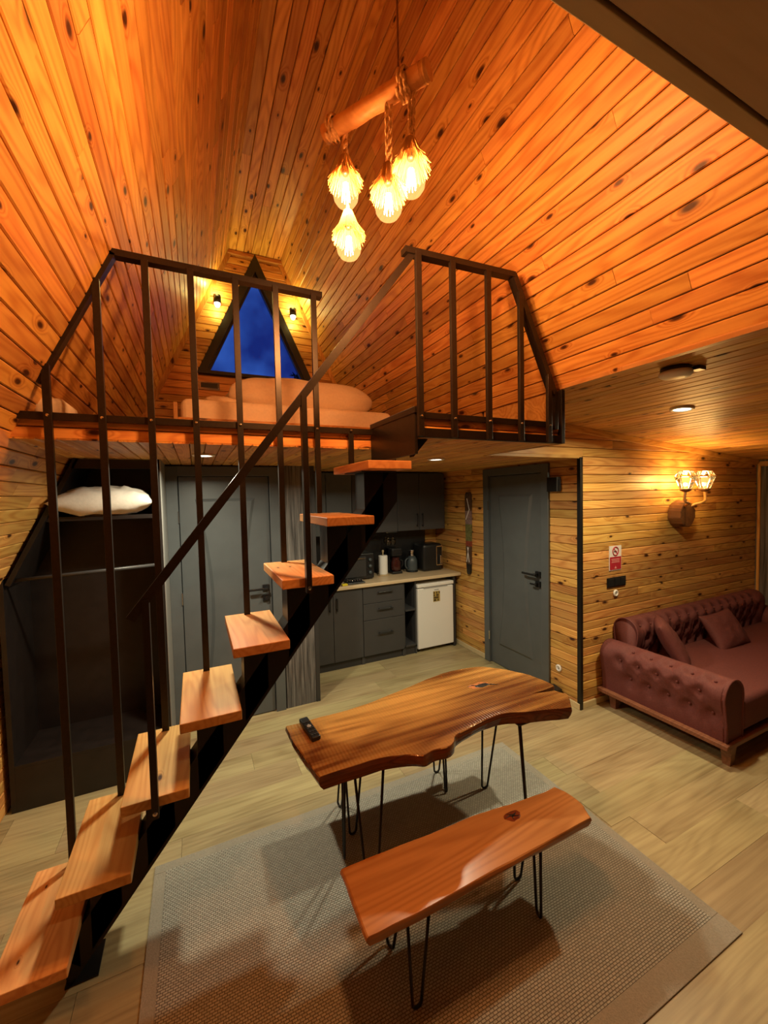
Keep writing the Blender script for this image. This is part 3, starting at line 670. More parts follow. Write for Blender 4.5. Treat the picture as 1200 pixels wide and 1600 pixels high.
obj('front_trim', box(box(box(bx(2.60, 2.69, 4.086, 4.10, ZW + .29, ZW + .302, .002), 2.60, 2.61, 4.086, 4.10, ZW + .07, ZW + .30, .002), 2.68, 2.69, 4.086, 4.10, ZW + .07, ZW + .30, .002), 2.60, 2.69, 4.086, 4.10, ZW + .066, ZW + .078, .002), M['chrome'], t)
obj('handle', bx(2.635, 2.655, 4.055, 4.10, ZW + .09, ZW + .19, .006), M['chrome'], t)
obj('display', bx(2.615, 2.675, 4.092, 4.099, ZW + .215, ZW + .28), M['glass'], t)
t = thing('mini_oven', 'black mini oven with glass front half hidden by the stringer', 'oven', (1.56, 4.22, ZW))
obj('body', bx(1.34, 1.77, 4.06, 4.36, ZW + .012, ZW + .29, .01), M['blackpl'], t)
obj('door', bx(1.36, 1.67, 4.045, 4.06, ZW + .04, ZW + .26, .004), M['cab_in'], t)
obj('handle', tube(B(), [(1.38, 4.03, ZW + .245), (1.65, 4.03, ZW + .245)], .008), M['chrome'], t, True)
for z in (.08, .15, .22): obj('knob', lathe(B(), [(0, -.022), (.018, -.02), (.02, 0)], (1.72, 4.06, ZW + z), 16, 'y'), M['greypl'], t, True)
for x in (1.37, 1.74): obj('foot', bx(x - .015, x + .015, 4.09, 4.33, ZW, ZW + .012), M['blackpl'], t)
t = thing('dish_tray', 'low black tray with coiled wires on the worktop', 'tray', (1.50, 3.99, ZW))
obj('base', bx(1.40, 1.60, 3.91, 4.03, ZW, ZW + .016, .005), M['blackpl'], t)
obj('wire', tube(B(), [(1.42 + .16 * i / 40, 3.97 + .035 * math.sin(i * .9), ZW + .026 + .014 * abs(math.sin(i * .47))) for i in range(41)], .004, 6), M['chrome'], t, True)
t = topobj('sponge', bx(1.335, 1.395, 3.885, 3.925, ZW, ZW + .02, .005), M['yellow'], (1.365, 3.905, ZW)); tag(t, 'bright yellow sponge at the front edge of the worktop', 'sponge')
t = thing('soap_bottle', 'black and white soap bottle at the dark end of the worktop', 'bottle', (1.12, 4.05, ZW))
obj('body', lathe(B(), [(0, 0), (.034, .0), (.036, .01), (.036, .13), (.02, .15), (.014, .16)], (1.12, 4.05, ZW), 20), M['whitepl'], t, True)
obj('band', lathe(B(), [(.0365, .05), (.037, .052), (.037, .125), (.0365, .127)], (1.12, 4.05, ZW), 20), M['blackpl'], t, True)
obj('pump', tube(B(), [(1.12, 4.05, ZW + .155), (1.12, 4.05, ZW + .20), (1.15, 4.03, ZW + .20)], .007), M['whitepl'], t, True)
# wine glasses hanging from a rack under the cabinet
t = thing('glass_rack', 'small chrome stemware rack under the middle wall cabinet', 'rack', (2.02, 4.2, 1.385))
for dx in (-.06, 0, .06): obj('rail', tube(B(), [(2.02 + dx, 4.11, 1.372), (2.02 + dx, 4.30, 1.372)], .004), M['chrome'], t)
obj('cross_bar', tube(B(), [(1.95, 4.11, 1.374), (2.09, 4.11, 1.374)], .004), M['chrome'], t)
for o_ in (0, 1): obj('hanger', tube(B(), [(1.96 + .12 * o_, 4.2, 1.372), (1.96 + .12 * o_, 4.2, 1.388)], .003), M['chrome'], t)
obj('hanger', tube(B(), [(1.96, 4.2, 1.376), (2.08, 4.2, 1.376)], .003), M['chrome'], t)
for i, (gx, gy, lab) in enumerate(((1.99, 4.14, 'wine glass hanging upside down, left of the front pair on the rack'), (2.05, 4.14, 'wine glass hanging upside down, right of the front pair on the rack'), (2.02, 4.26, 'wine glass hanging upside down, deepest on the chrome rack'))):
    g = lathe(B(), [(.030, 0), (.029, -.003), (.004, -.008), (.004, -.07), (.012, -.078), (.030, -.10), (.033, -.125), (.028, -.155), (.027, -.155), (.031, -.125), (.028, -.102), (.0, -.082)], (gx, gy, 1.380), 20)
    o = topobj('wine_glass', g, M['lglass'], (gx, gy, 1.30), True); tag(o, lab, 'glass', 'wine glasses on the rack')

# ------------------------------------------------------------------ things on the door wall and sofa wall
t = thing('wooden_club', 'carved and painted wooden club hanging upright on the pine wall', 'wall ornament', (XD - .02, 3.69, .88))
def club(z0, z1, w0, w1, mat, nm, dd=.028):
    n = 8; poly = []
    for i in range(n + 1): poly.append((3.69 - (w0 + (w1 - w0) * i / n) / 2, z0 + (z1 - z0) * i / n))
    for i in range(n, -1, -1): poly.append((3.69 + (w0 + (w1 - w0) * i / n) / 2, z0 + (z1 - z0) * i / n))
    bm = prism(B(), poly, XD - dd, XD - .003, 'yz'); obj(nm, bm, mat, t)
club(.88, .90, .03, .055, M['blackpl'], 'tip'); club(.90, 1.0, .055, .075, M['blackpl'], 'tip'); club(1.0, 1.20, .075, .08, M['carved'], 'grip')
club(1.20, 1.26, .082, .084, M['rustred'], 'band'); club(1.26, 1.45, .084, .092, M['olive'], 'painted_field'); club(1.45, 1.60, .092, .096, M['mauve'], 'painted_field')
club(1.60, 1.77, .096, .10, M['carved'], 'head'); club(1.77, 1.81, .10, .06, M['carved'], 'head')
for p, q in (((3.715, 1.02), (3.68, 1.19)), ((3.67, 1.02), (3.70, 1.19)), ((3.655, 1.62), (3.725, 1.50)), ((3.66, 1.62), (3.70, 1.74))):
    obj('painted_line', bar(B(), (XD - .029, p[0], p[1]), (XD - .029, q[0], q[1]), .003, .010, (0, 1, 0)), M['signw'], t)
t = thing('chime_box', 'small black box on the pine wall beside the door frame', 'box', (XD - .03, 2.485, 1.80))
obj('body', bx(XD - .05, XD - .001, 2.435, 2.545, 1.795, 1.92, .005), M['blackpl'], t); obj('clip', bx(XD - .03, XD - .01, 2.428, 2.436, 1.80, 1.90), M['blackpl'], t)
def round_socket(c, axis, lab):
    t = thing('aerial_outlet', lab, 'socket', c); s = -1
    obj('plate', lathe(B(), [(0, 0), (.030, 0), (.030, -.008), (.024, -.014), (.016, -.014), (.014, -.006), (0, -.006)], c, 24, axis), M['whitepl'], t, True)
    cc = list(c); cc[1 if axis == 'y' else 0] -= .006
    obj('core', lathe(B(), [(0, -.006), (.007, -.005), (.008, 0)], cc, 12, axis), M['greyink'], t, True)
round_socket((3.245, YS - .001, .912), 'y', 'round white aerial socket below the black switch plate')
round_socket((XD - .001, 2.462, .27), 'x', 'round white socket low on the pine wall by the side door')
t = topobj('door_wedge', prism(B(), [(2.42, 0), (2.56, 0), (2.56, .10), (2.50, .115), (2.42, .105)], XD - .075, XD - .016, 'yz'), M['blackpl'], (XD - .05, 2.49, 0)); tag(t, 'black block on the floor against the pine wall by the door', 'block')
t = thing('switch_plate', 'black triple light switch under the no smoking sign', 'switch', (3.255, YS, 1.01))
obj('plate', bx(3.135, 3.375, YS - .010, YS - .001, .968, 1.052, .003), M['blackpl'], t)
for i in range(3): obj('rocker', bx(3.145 + .077 * i, 3.213 + .077 * i, YS - .016, YS - .010, .978, 1.042, .003), M['blackpl'], t)
t = thing('no_smoking_sign', 'small white and red no smoking sign on the plank wall', 'sign', (3.24, YS, 1.215))
ys = YS - .003
obj('board', bx(3.163, 3.318, ys - .003, YS - .001, 1.112, 1.322), M['signw'], t)
obj('red_field', bx(3.168, 3.313, ys - .005, ys - .003, 1.118, 1.228), M['red'], t)
for z, w in ((1.208, .055), (1.195, .05), (1.182, .052)): obj('text_line', bx(3.24 - w, 3.24 + w, ys - .006, ys - .005, z - .003, z + .003), M['pink'], t)
obj('mark', prism(B(), [(3.225, 1.128), (3.255, 1.128), (3.24, 1.148)], ys - .006, ys - .005, 'xz'), M['pink'], t)
bm = B(); pts = [(3.24 + .036 * math.cos(a * PI / 14), ys - .005, 1.276 + .036 * math.sin(a * PI / 14)) for a in range(29)]; tube(bm, pts, .0045, 6); obj('ring', bm, M['red'], t, True)
obj('slash', bar(B(), (3.215, ys - .005, 1.301), (3.265, ys - .005, 1.251), .003, .007), M['red'], t)
obj('cigarette', bx(3.22, 3.258, ys - .0045, ys - .003, 1.268, 1.277), M['blackpl'], t)
# wall lamp on a log round
t = thing('wall_sconce', 'twin lantern wall lamp on a dark log round above the sofa', 'wall lamp', (4.10, YS - .07, 1.56))
rj = random.Random(8); jm = [1 + rj.uniform(-.05, .05) for _ in range(24)]
obj('log_round', lathe(B(), [(.100, 0), (.122, -.004), (.125, -.03), (.118, -.11), (.108, -.115), (0, -.115)], (4.10, YS - .001, 1.56), 24, 'y', lambda i, k: jm[k]), M['logdark'], t)
for sx, tx in ((-1, 3.950), (1, 4.245)):
    ty = YS - .17
    arm = [(4.10 + sx * .05, YS - .10, 1.63), (4.10 + sx * .07, YS - .14, 1.655), ((4.10 + tx) / 2 + sx * .02, ty, 1.665), (tx + sx * .01, ty, 1.685), (tx + sx * .012, ty, 1.73), (tx, ty, 1.775)]
    # smooth the arm
    sp = []
    for i in range(len(arm) - 1):
        p0, p1, p2, p3 = [Vector(arm[min(max(i + j, 0), len(arm) - 1)]) for j in (-1, 0, 1, 2)]
        for s in range(5):
            u = s / 5; sp.append(.5 * ((2 * p1) + (p2 - p0) * u + (2 * p0 - 5 * p1 + 4 * p2 - p3) * u * u + (3 * p1 - p0 - 3 * p2 + p3) * u ** 3))
    sp.append(Vector(arm[-1])); obj('arm', tube(B(), sp, .011, 10), M['log'], t, True)
    obj('socket', lathe(B(), [(0, 1.765), (.02, 1.768), (.045, 1.782), (.042, 1.795), (.018, 1.80), (0, 1.80)], (tx, ty, 0), 16), M['logdark'], t, True)
    n6 = 6; bot, mid, top = (.042, 1.795), (.082, 1.905), (.052, 1.955)
    sh = obj('shade', lathe(B(), [bot, mid, top], (tx, ty, 0), n6), M['lglass'], t, False)
    for f in list(sh.data.polygons): pass
    bm = B()
    for k in range(n6):
        a = 2 * PI * k / n6; P = [(tx + r * math.cos(a), ty + r * math.sin(a), z) for r, z in (bot, mid, top)]; tube(bm, P, .0035, 6)
    for r, z in (bot, mid, top): tube(bm, [(tx + r * math.cos(2 * PI * k / n6), ty + r * math.sin(2 * PI * k / n6), z) for k in range(n6 + 1)], .004, 6)
    obj('shade_frame', bm, M['chrome'], sh)
    obj('bulb', lathe(B(), [(0, 1.80), (.014, 1.80), (.016, 1.83), (.030, 1.865), (.026, 1.895), (0, 1.908)], (tx, ty, 0), 16), M['bulbglow'], t, True)
    lamp('bulb_light', 'POINT', (tx, ty, 1.868), SCONCE_W, SCONCE_C, t, shadow_soft_size=.022)

# ------------------------------------------------------------------ downlights and detector
def downlight(x, y, z, lab, w, c, mat, tilt=0.0):
    t = thing('downlight', lab, 'downlight', (x, y, z), 'recessed ceiling lights')
    rg = obj('ring', lathe(B(), [(.052, z - .001), (.064, z - .001), (.066, z - .006), (.060, z - .011), (.050, z - .011), (.048, z - .004)], (x, y, 0), 28), M['whitepl'], t, True)
    ln = obj('lens', lathe(B(), [(0, z - .006), (.05, z - .006), (.05, z - .003), (0, z - .003)], (x, y, 0), 28), mat, t)
    lg = lamp('lamp_light', 'AREA', (x, y, z - .014), w, c, t, shape='DISK', size=.09); lg.data.spread = math.radians(165)
    if tilt: t.rotation_euler = (0, tilt, 0)
downlight(.056, 2.603, ZU, 'bright downlight under the loft in front of the bathroom door', DOWN_W, DOWN_C, M['lens'])
downlight(1.637, 2.555, ZU, 'bright downlight under the loft in front of the kitchen', DOWN_W, DOWN_C, M['lens'])
downlight(2.82, 1.519, zd(2.82), 'downlight in the sloping ceiling over the sofa side', DORMER_W, DORMER_C, M['lensw'], ang)
t = thing('smoke_detector', 'round cream smoke detector on the sloping side ceiling', 'smoke detector', (2.07, 1.144, zd(2.07)))
z = zd(2.07)
obj('mount', lathe(B(), [(.0, 0), (.062, 0), (.062, -.03), (0, -.03)], (2.07, 1.144, z), 26), M['blackpl'], t, True)
obj('cover', lathe(B(), [(.066, -.018), (.068, -.03), (.058, -.042), (.03, -.047), (0, -.048)], (2.07, 1.144, z), 26), M['whitepl'], t, True)
obj('bracket', bx(2.10, 2.155, 1.06, 1.10, z - .022, z - .006, .003), M['blackpl'], t)

# ------------------------------------------------------------------ gable lights, vent
for x, lab in ((.272, 'small black spot lamp on the gable, on the bathroom side of the window'), (1.018, 'small black spot lamp on the gable, on the kitchen side of the window')):
    t = thing('spot_lamp', lab, 'spot lamp', (x, YG - .05, 3.73), 'gable spot lamps')
    obj('housing', lathe(B(), [(.030, 3.725), (.036, 3.725), (.036, 3.80), (.030, 3.80), (.030, 3.765)], (x, YG - .062, 0), 20), M['black'], t, True)
    obj('bracket', bx(x - .012, x + .012, YG - .028, YG - .001, 3.74, 3.785), M['black'], t)
    obj('bulb', lathe(B(), [(0, 3.685), (.018, 3.69), (.027, 3.71), (.028, 3.73), (.022, 3.75), (0, 3.75)], (x, YG - .062, 0), 18), M['lensw'], t, True)
    lamp('bulb_light', 'POINT', (x, YG - .075, 3.655), SPOT_W * .6, SPOT_C, t, shadow_soft_size=.02)
    lamp('upper_light', 'POINT', (x, YG - .07, 3.835), SPOT_W, SPOT_C, t, shadow_soft_size=.018)
t = thing('wall_vent', 'small metal vent plate on the gable below the window', 'vent', (.17, YG, 2.91))
obj('plate', bx(.075, .268, YG - .012, YG - .001, 2.885, 2.965, .003), M['chrome'], t); obj('recess', bx(.095, .248, YG - .014, YG - .012, 2.903, 2.95), M['cab_in'], t)

# ------------------------------------------------------------------ bed on the loft
ZL = 2.168
bd = thing('bed_frame', 'low pine bed frame on the loft', 'bed', (.70, 3.6, ZL))
obj('rail', bx(-.08, 1.50, 2.92, 2.945, ZL, ZL + .165, .004), M['pine_x'], bd)
obj('headboard', bx(-.105, -.08, 2.92, 4.30, ZL, ZL + .26, .004), M['pine_y'], bd)
obj('base', bx(-.08, 1.50, 2.945, 4.32, ZL, ZL + .10), M['pine_x'], bd)
bm = box(B(), -.065, 1.49, 2.95, 4.30, ZL + .101, ZL + .305, .055, 4); bmesh.ops.subdivide_edges(bm, edges=bm.edges, cuts=3, use_grid_fill=True)
for v in bm.verts: v.co += Vector((0, 0, .012 * noise.noise(v.co * 4))) if v.co.z > ZL + .2 else Vector()
o = topobj('mattress', bm, M['sheet'], (.71, 3.63, ZL + .1), True); tag(o, 'mattress with a peach sheet on the loft bed', 'mattress')
o = topobj('bolster_duvet', blob(.865, 3.40, ZL + .448, .60, .19, .150, .55, 64, 32, .05, 9, .55), M['sheet'], (.865, 3.40, ZL + .3), True); tag(o, 'rolled peach duvet lying along the loft bed', 'duvet')
pillow(.20, 3.30, ZL + .352, .26, .24, .085, M['sheet'], 'small_pillow', 'small peach pillow beside the rolled duvet on the loft bed', 'pillow', (0, 0, .2), 6)
o = topobj('folded_towel', bx(-.62, -.50, 2.20, 2.45, ZL, ZL + .09, .03, 3), M['linen'], (-.56, 2.32, ZL), True); tag(o, 'pale folded cloth on the loft floor beside the slope', 'towel')

# ------------------------------------------------------------------ pendant lamp
LA, LB = Vector((.483, 1.423, 3.10)), Vector((.685, 1.114, 3.10)); LD = (LB - LA).normalized()
pd = thing('pendant_lamp', 'log chandelier with four rope hung bulbs in straw fringes', 'pendant lamp', tuple((LA + LB) / 2))
lg = B(); rj = random.Random(3)
A_, B_ = LA - LD * .015, LB + LD * .025; nn = 16
tube(lg, [A_ + (B_ - A_) * i / nn + Vector((0, 0, rj.uniform(-.0012, .0012))) for i in range(nn + 1)], [.029 + rj.uniform(-.001, .001) for _ in range(nn + 1)], 20)
lo = obj('log', lg, M['log'], pd, False)
for f in lo.data.polygons: f.use_smooth = len(f.vertices) == 4
for u in (.93, .965): obj('log_groove', tube(B(), [A_ + (B_ - A_) * u, A_ + (B_ - A_) * (u + .012)], .0302, 20), M['log'], lo)
def rope(pts, r=.007, tw=95, name='rope', parent=pd):
    """two strands twisted round a path"""
    pts = [Vector(p) for p in pts]; bm = B(); L_ = [0]
    for a, b in zip(pts, pts[1:]): L_.append(L_[-1] + (b - a).length)
    n = max(10, int(L_[-1] / .0045))
    for ph in (0, PI):
        P = []
        for i in range(n + 1):
            s = L_[-1] * i / n; k = max(j for j in range(len(pts) - 1) if L_[j] <= s + 1e-9); u = (s - L_[k]) / max(1e-6, L_[k + 1] - L_[k]); p = pts[k].lerp(pts[k + 1], u); d = (pts[k + 1] - pts[k]).normalized()
            a = d.orthogonal().normalized(); b = d.cross(a); P.append(p + (a * math.cos(s * tw + ph) + b * math.sin(s * tw + ph)) * r * .55)
        tube(bm, P, r * .72, 6)
    return obj(name, bm, M['rope'], parent, True)
def wrap(u, turns=2.5, r=.037, wid=.036):
    c = A_ + (B_ - A_) * u; s1 = LD.orthogonal().normalized(); s2 = LD.cross(s1); n = int(turns * 14)
    return rope([c + LD * (wid * (i / n - .5)) + (s1 * math.cos(i / 14 * 2 * PI) + s2 * math.sin(i / 14 * 2 * PI)) * r for i in range(n + 1)], .007, name='rope_wrap')
wrap(.10, 2.6); wrap(.80, 2.6)
# suspension ropes up to the roof
def roof_z(x): h = abs(x - XC); return min(ZC, 2.127 + (1.295 - h) * T)
c = A_ + (B_ - A_) * .74; obj('hanging_cord', tube(B(), [c + Vector((0, 0, .028)), Vector((c.x, c.y, ZC - .02))], .0035, 6), M['logdark'], pd)
obj('ceiling_hook', lathe(B(), [(0, ZC), (.03, ZC - .002), (.028, ZC - .02), (0, ZC - .024)], (c.x, c.y, 0), 16), M['logdark'], pd)
BULBS = [(.529, 1.388, 3.012), (.551, 1.428, 2.855), (.613, 1.218, 2.887), (.660, 1.148, 2.930)]
for bi, (x, y, zt) in enumerate(BULBS):
    rp = random.Random(20 + bi); rb = .045
    # ropes from the log down to the fringe
    rope([(x, y, 3.135), (x, y, zt - .004)], .0085 if bi == 0 else .0055)
    if bi >= 2: rope([(x + .017, y - .004, 3.12), (x + .008, y - .002, zt)], .0055)
    nk = 72; prof = [(.009, 0), (.015, -.008), (.022, -.030), (.034, -.058), (.046, -.085), (.055, -.110)]
    md = [1 + rp.uniform(-.10, .10) for _ in range(nk)]
    bm = B(); rings = []
    for i, (r, h) in enumerate(prof):
        rings.append([bm.verts.new((x + r * (1 + (md[k] - 1) * (i / 5)) * math.cos(2 * PI * k / nk), y + r * (1 + (md[k] - 1) * (i / 5)) * math.sin(2 * PI * k / nk), zt + h + (rp.uniform(-.022, .006) if i == 5 else 0))) for k in range(nk)])
    for i in range(3):
        for k in range(nk):
            if i == 2 and k % 2: continue
            bm.faces.new((rings[i][k], rings[i][(k + 1) % nk], rings[i + 1][(k + 1) % nk], rings[i + 1][k]))
    for k in range(nk * 3):                             # single straws lying on the cone
        a = 2 * PI * k / (nk * 3.0) + rp.uniform(-.06, .06); r1 = rp.uniform(.054, .064)
        tube(bm, [(x + .016 * math.cos(a), y + .016 * math.sin(a), zt - .008), (x + .037 * math.cos(a), y + .037 * math.sin(a), zt - .060), (x + r1 * math.cos(a), y + r1 * math.sin(a), zt - rp.uniform(.085, .118))], .0011, 3, False)
    obj('fringe', bm, M['straw'], pd, False)
    bc = zt - .140
    blb = obj('bulb', lathe(B(), [(.010, bc + .085), (.013, bc + .066), (.028, bc + .038), (rb * .93, bc + .015), (rb, bc), (rb * .94, bc - .016), (rb * .72, bc - .031), (rb * .38, bc - .040), (0, bc - .043)], (x, y, 0), 28), M['bulbglow'], pd, True)
    obj('cap', lathe(B(), [(.008, bc + .115), (.013, bc + .11), (.013, bc + .075), (.010, bc + .07)], (x, y, 0), 16), M['black'], blb, True)
    bm = B()
    for k in range(8):
        a = 2 * PI * k / 8; tube(bm, [(x + .008 * math.cos(a), y + .008 * math.sin(a), bc + .040), (x + .015 * math.cos(a), y + .015 * math.sin(a), bc - .020)], .0015, 4)
    obj('filament', bm, M['filament'], blb)
    lamp('bulb_light', 'POINT', (x, y, bc - .006), PENDANT_W, PENDANT_C, pd, shadow_soft_size=.022)

# ------------------------------------------------------------------ rug
rg = thing('area_rug', 'beige flatweave rug with a plain border under the table', 'rug', (.845, 1.5, 0))
RX0, RX1, RY0, RY1 = -.245, 1.932, .800, 2.205
obj('field', bx(RX0 + .05, RX1 - .05, RY0 + .085, RY1 - .05, .0, .008), M['rug'], rg)
bm = B(); box(bm, RX0, RX1, RY0, RY0 + .085, 0, .007, .002); box(bm, RX0, RX1, RY1 - .05, RY1, 0, .007, .002); box(bm, RX0, RX0 + .05, RY0 + .085, RY1 - .05, 0, .007, .002); box(bm, RX1 - .05, RX1, RY0 + .085, RY1 - .05, 0, .007, .002)
obj('border', bm, M['rugedge'], rg)

# ------------------------------------------------------------------ table and benches
def slab(poly, zt, th_, mat, bark, seed, warp=.006, taper=.02, sub=4):
    """live-edge slab: outline subdivided, top with slight waves, edge flaring inwards towards the bottom"""
    P = []
    n = len(poly)
    for i in range(n):
        p0, p1, p2, p3 = [Vector(poly[(i + j) % n]) for j in (-1, 0, 1, 2)]
        sharp = (p1 - p0).angle(p2 - p1) > 1.05 or (p2 - p1).angle(p3 - p2) > 1.05
        for s in range(sub):
            u = s / sub
            q = p1.lerp(p2, u) if sharp else .5 * ((2 * p1) + (p2 - p0) * u + (2 * p0 - 5 * p1 + 4 * p2 - p3) * u * u + (3 * p1 - p0 - 3 * p2 + p3) * u ** 3)
            q += Vector((noise.noise(Vector((q.x * 14, q.y * 14, seed))), noise.noise(Vector((q.x * 14, q.y * 14, seed + 5))))) * warp
            P.append(q)
    cen = sum(P, Vector((0, 0))) / len(P); bm = B(); rings = []
    for dz, k in ((0, .005), (-.003, .0), (-th_ * .35, -.004), (-th_ * .7, .25 * taper), (-th_, taper)):
        rings.append([bm.verts.new((*(p + (cen - p).normalized() * (k + (0 if dz > -.01 else .4 * warp * noise.noise(Vector((p.x * 30, p.y * 30, dz * 60)))))), zt + dz)) for p in P])
    m = len(P); bm.faces.new(rings[0]).normal_update(); bm.faces.new(rings[-1][::-1])
    for a, b in zip(rings, rings[1:]):
        for i in range(m): bm.faces.new((a[i], b[i], b[(i + 1) % m], a[(i + 1) % m]))
    bmesh.ops.recalc_face_normals(bm, faces=bm.faces)
    return bm
def hairpin(p_top_a, p_top_b, p_bot, rad=.006, parent=None):
    a, b, c = Vector(p_top_a), Vector(p_top_b), Vector(p_bot); d = (b - a).normalized(); rr_ = .018
    pts = [a]; c0 = c + Vector((0, 0, rr_ + rad))
    for i in range(9):
        t_ = PI * i / 8; pts.append(c0 - d * rr_ * math.cos(t_) - Vector((0, 0, 1)) * rr_ * math.sin(t_))
    pts.append(b)
    o = obj('leg', tube(B(), pts, rad, 8), M['black'], parent, True)
    mid = (a + b) / 2; e = (b - a) / 2
    pl_ = obj('mount_plate', box(B(), min(a.x, b.x) - .02, max(a.x, b.x) + .02, min(a.y, b.y) - .02, max(a.y, b.y) + .02, a.z - .001, a.z + .003), M['black'], o)
    return o
TOP = [(.348, 1.880), (.352, 1.75), (.372, 1.60), (.390, 1.475), (.553, 1.473), (.661, 1.462), (.765, 1.430), (.814, 1.402), (.870, 1.412), (.935, 1.400), (.975, 1.418), (1.011, 1.454), (1.086, 1.470), (1.218, 1.496), (1.333, 1.493), (1.455, 1.449), (1.662, 1.386), (1.752, 1.482), (1.728, 1.546), (1.590, 1.574), (1.731, 1.578), (1.766, 1.602), (1.757, 1.719), (1.694, 1.838), (1.623, 1.927), (1.525, 1.990), (1.304, 2.008), (1.055, 1.955), (.715, 1.885), (.511, 1.880)]
tb = thing('live_edge_table', 'glossy dark live-edge slab table on black hairpin legs', 'table', (1.06, 1.69, .008))
bm = slab(TOP, .722, .058, None, None, 3.0, .006, .016); o = obj('tabletop', bm, M['walnut'], tb, False); o.data.materials.append(M['bark'])
for p in o.data.polygons:
    if abs(p.normal.z) < .8: p.material_index = 1
obj('knot_ring', blob(1.40, 1.785, .7212, .085, .036, .0012, 1.0, 20, 8, .35, 4), M['bench'], o)
ob_ = obj('knot_hole', blob(1.415, 1.775, .7215, .048, .019, .0026, 1.0, 16, 8, .3, 2), M['blackpl'], o)
for p, q in (((1.33, 1.80), (1.40, 1.78)), ((1.43, 1.77), (1.50, 1.74))): obj('crack', tube(B(), [(p[0], p[1], .7215), ((p[0] + q[0]) / 2, (p[1] + q[1]) / 2 + .006, .722), (q[0], q[1], .7215)], [.001, .004, .002], 6), M['blackpl'], o, True)
ZB = .660
hairpin((.555, 1.53, ZB), (.675, 1.50, ZB), (.635, 1.555, .008), parent=tb)
hairpin((.60, 1.82, ZB), (.58, 1.72, ZB), (.602, 1.835, .008), parent=tb)
hairpin((1.405, 1.478, ZB), (1.462, 1.537, ZB), (1.500, 1.520, .008), rad=.007, parent=tb)
hairpin((1.44, 1.80, ZB), (1.55, 1.77, ZB), (1.522, 1.893, .008), parent=tb)
BEN = [(.445, 1.396), (.442, 1.26), (.441, 1.135), (.618, 1.130), (.886, 1.134), (1.205, 1.137), (1.483, 1.142), (1.510, 1.195), (1.520, 1.238), (1.512, 1.30), (1.492, 1.340), (1.43, 1.337), (1.238, 1.354), (1.048, 1.378), (.881, 1.378), (.62, 1.390)]
def make_bench(name, label):
    t = thing(name, label, 'bench', (.97, 1.26, .008), 'slab benches at the table')
    s = obj('seat', slab(BEN, .400, .036, None, None, 8.0, .003, .010), M['bench'], t, False)
    kn = obj('knot', blob(1.192, 1.298, .3995, .046, .027, .0014, 1.0, 20, 8, .45, 2), M['bark'], s)
    bm = B()
    for a in (.3, 1.9, 2.7, 4.2, 5.4): tube(bm, [(1.192, 1.298, .401), (1.192 + .016 * math.cos(a), 1.298 + .009 * math.sin(a), .4012), (1.192 + .034 * math.cos(a + .3), 1.298 + .019 * math.sin(a + .3), .4006)], [.004, .0025, .0008], 5)
    obj('check', bm, M['blackpl'], s)
    zb = .365
    hairpin((.60, 1.165, zb), (.69, 1.165, zb), (.634, 1.168, .008), parent=t)
    hairpin((.64, 1.345, zb), (.66, 1.29, zb), (.633, 1.378, .008), parent=t)
    hairpin((1.22, 1.17, zb), (1.235, 1.225, zb), (1.245, 1.205, .008), parent=t)
    hairpin((1.24, 1.345, zb), (1.33, 1.335, zb), (1.285, 1.368, .008), parent=t)
    return t
def copy_tree(o, parent=None):
    c = o.copy(); col.objects.link(c); c.parent = parent
    for ch in list(o.children): copy_tree(ch, c)
    return c
bn = make_bench('slab_bench', 'orange-brown slab bench standing on the rug in front of the table')
b2 = copy_tree(bn); b2['label'] = 'slab bench tucked beneath the table, only its hairpin legs showing'; b2.location = Vector(bn.location) + Vector((.055, .775, 0))
# remote control on the table
t = thing('remote_control', 'black remote control at the corner of the live-edge table', 'remote control', (.437, 1.79, .7225))
bm = bx(-.021, .021, -.092, .092, 0, .02, .006, 3); rb_ = obj('body', bm, M['blackpl'], None); rb_.parent = t; t.rotation_euler = (0, 0, .08)
for i in range(3):
    for j in range(5):
        k = obj('button', lathe(B(), [(.0045, .0), (.0045, .003), (0, .0035)], (-.012 + .012 * i, -.07 + .028 * j, .0195), 8), M['greyink'] if (i, j) == (1, 3) else M['cab_in'], None); k.parent = rb_
obj_d = lathe(B(), [(.010, 0), (.010, .002), (0, .003)], (0, .005, .0195), 12); k = obj('button', obj_d, M['greyink'], None); k.parent = rb_

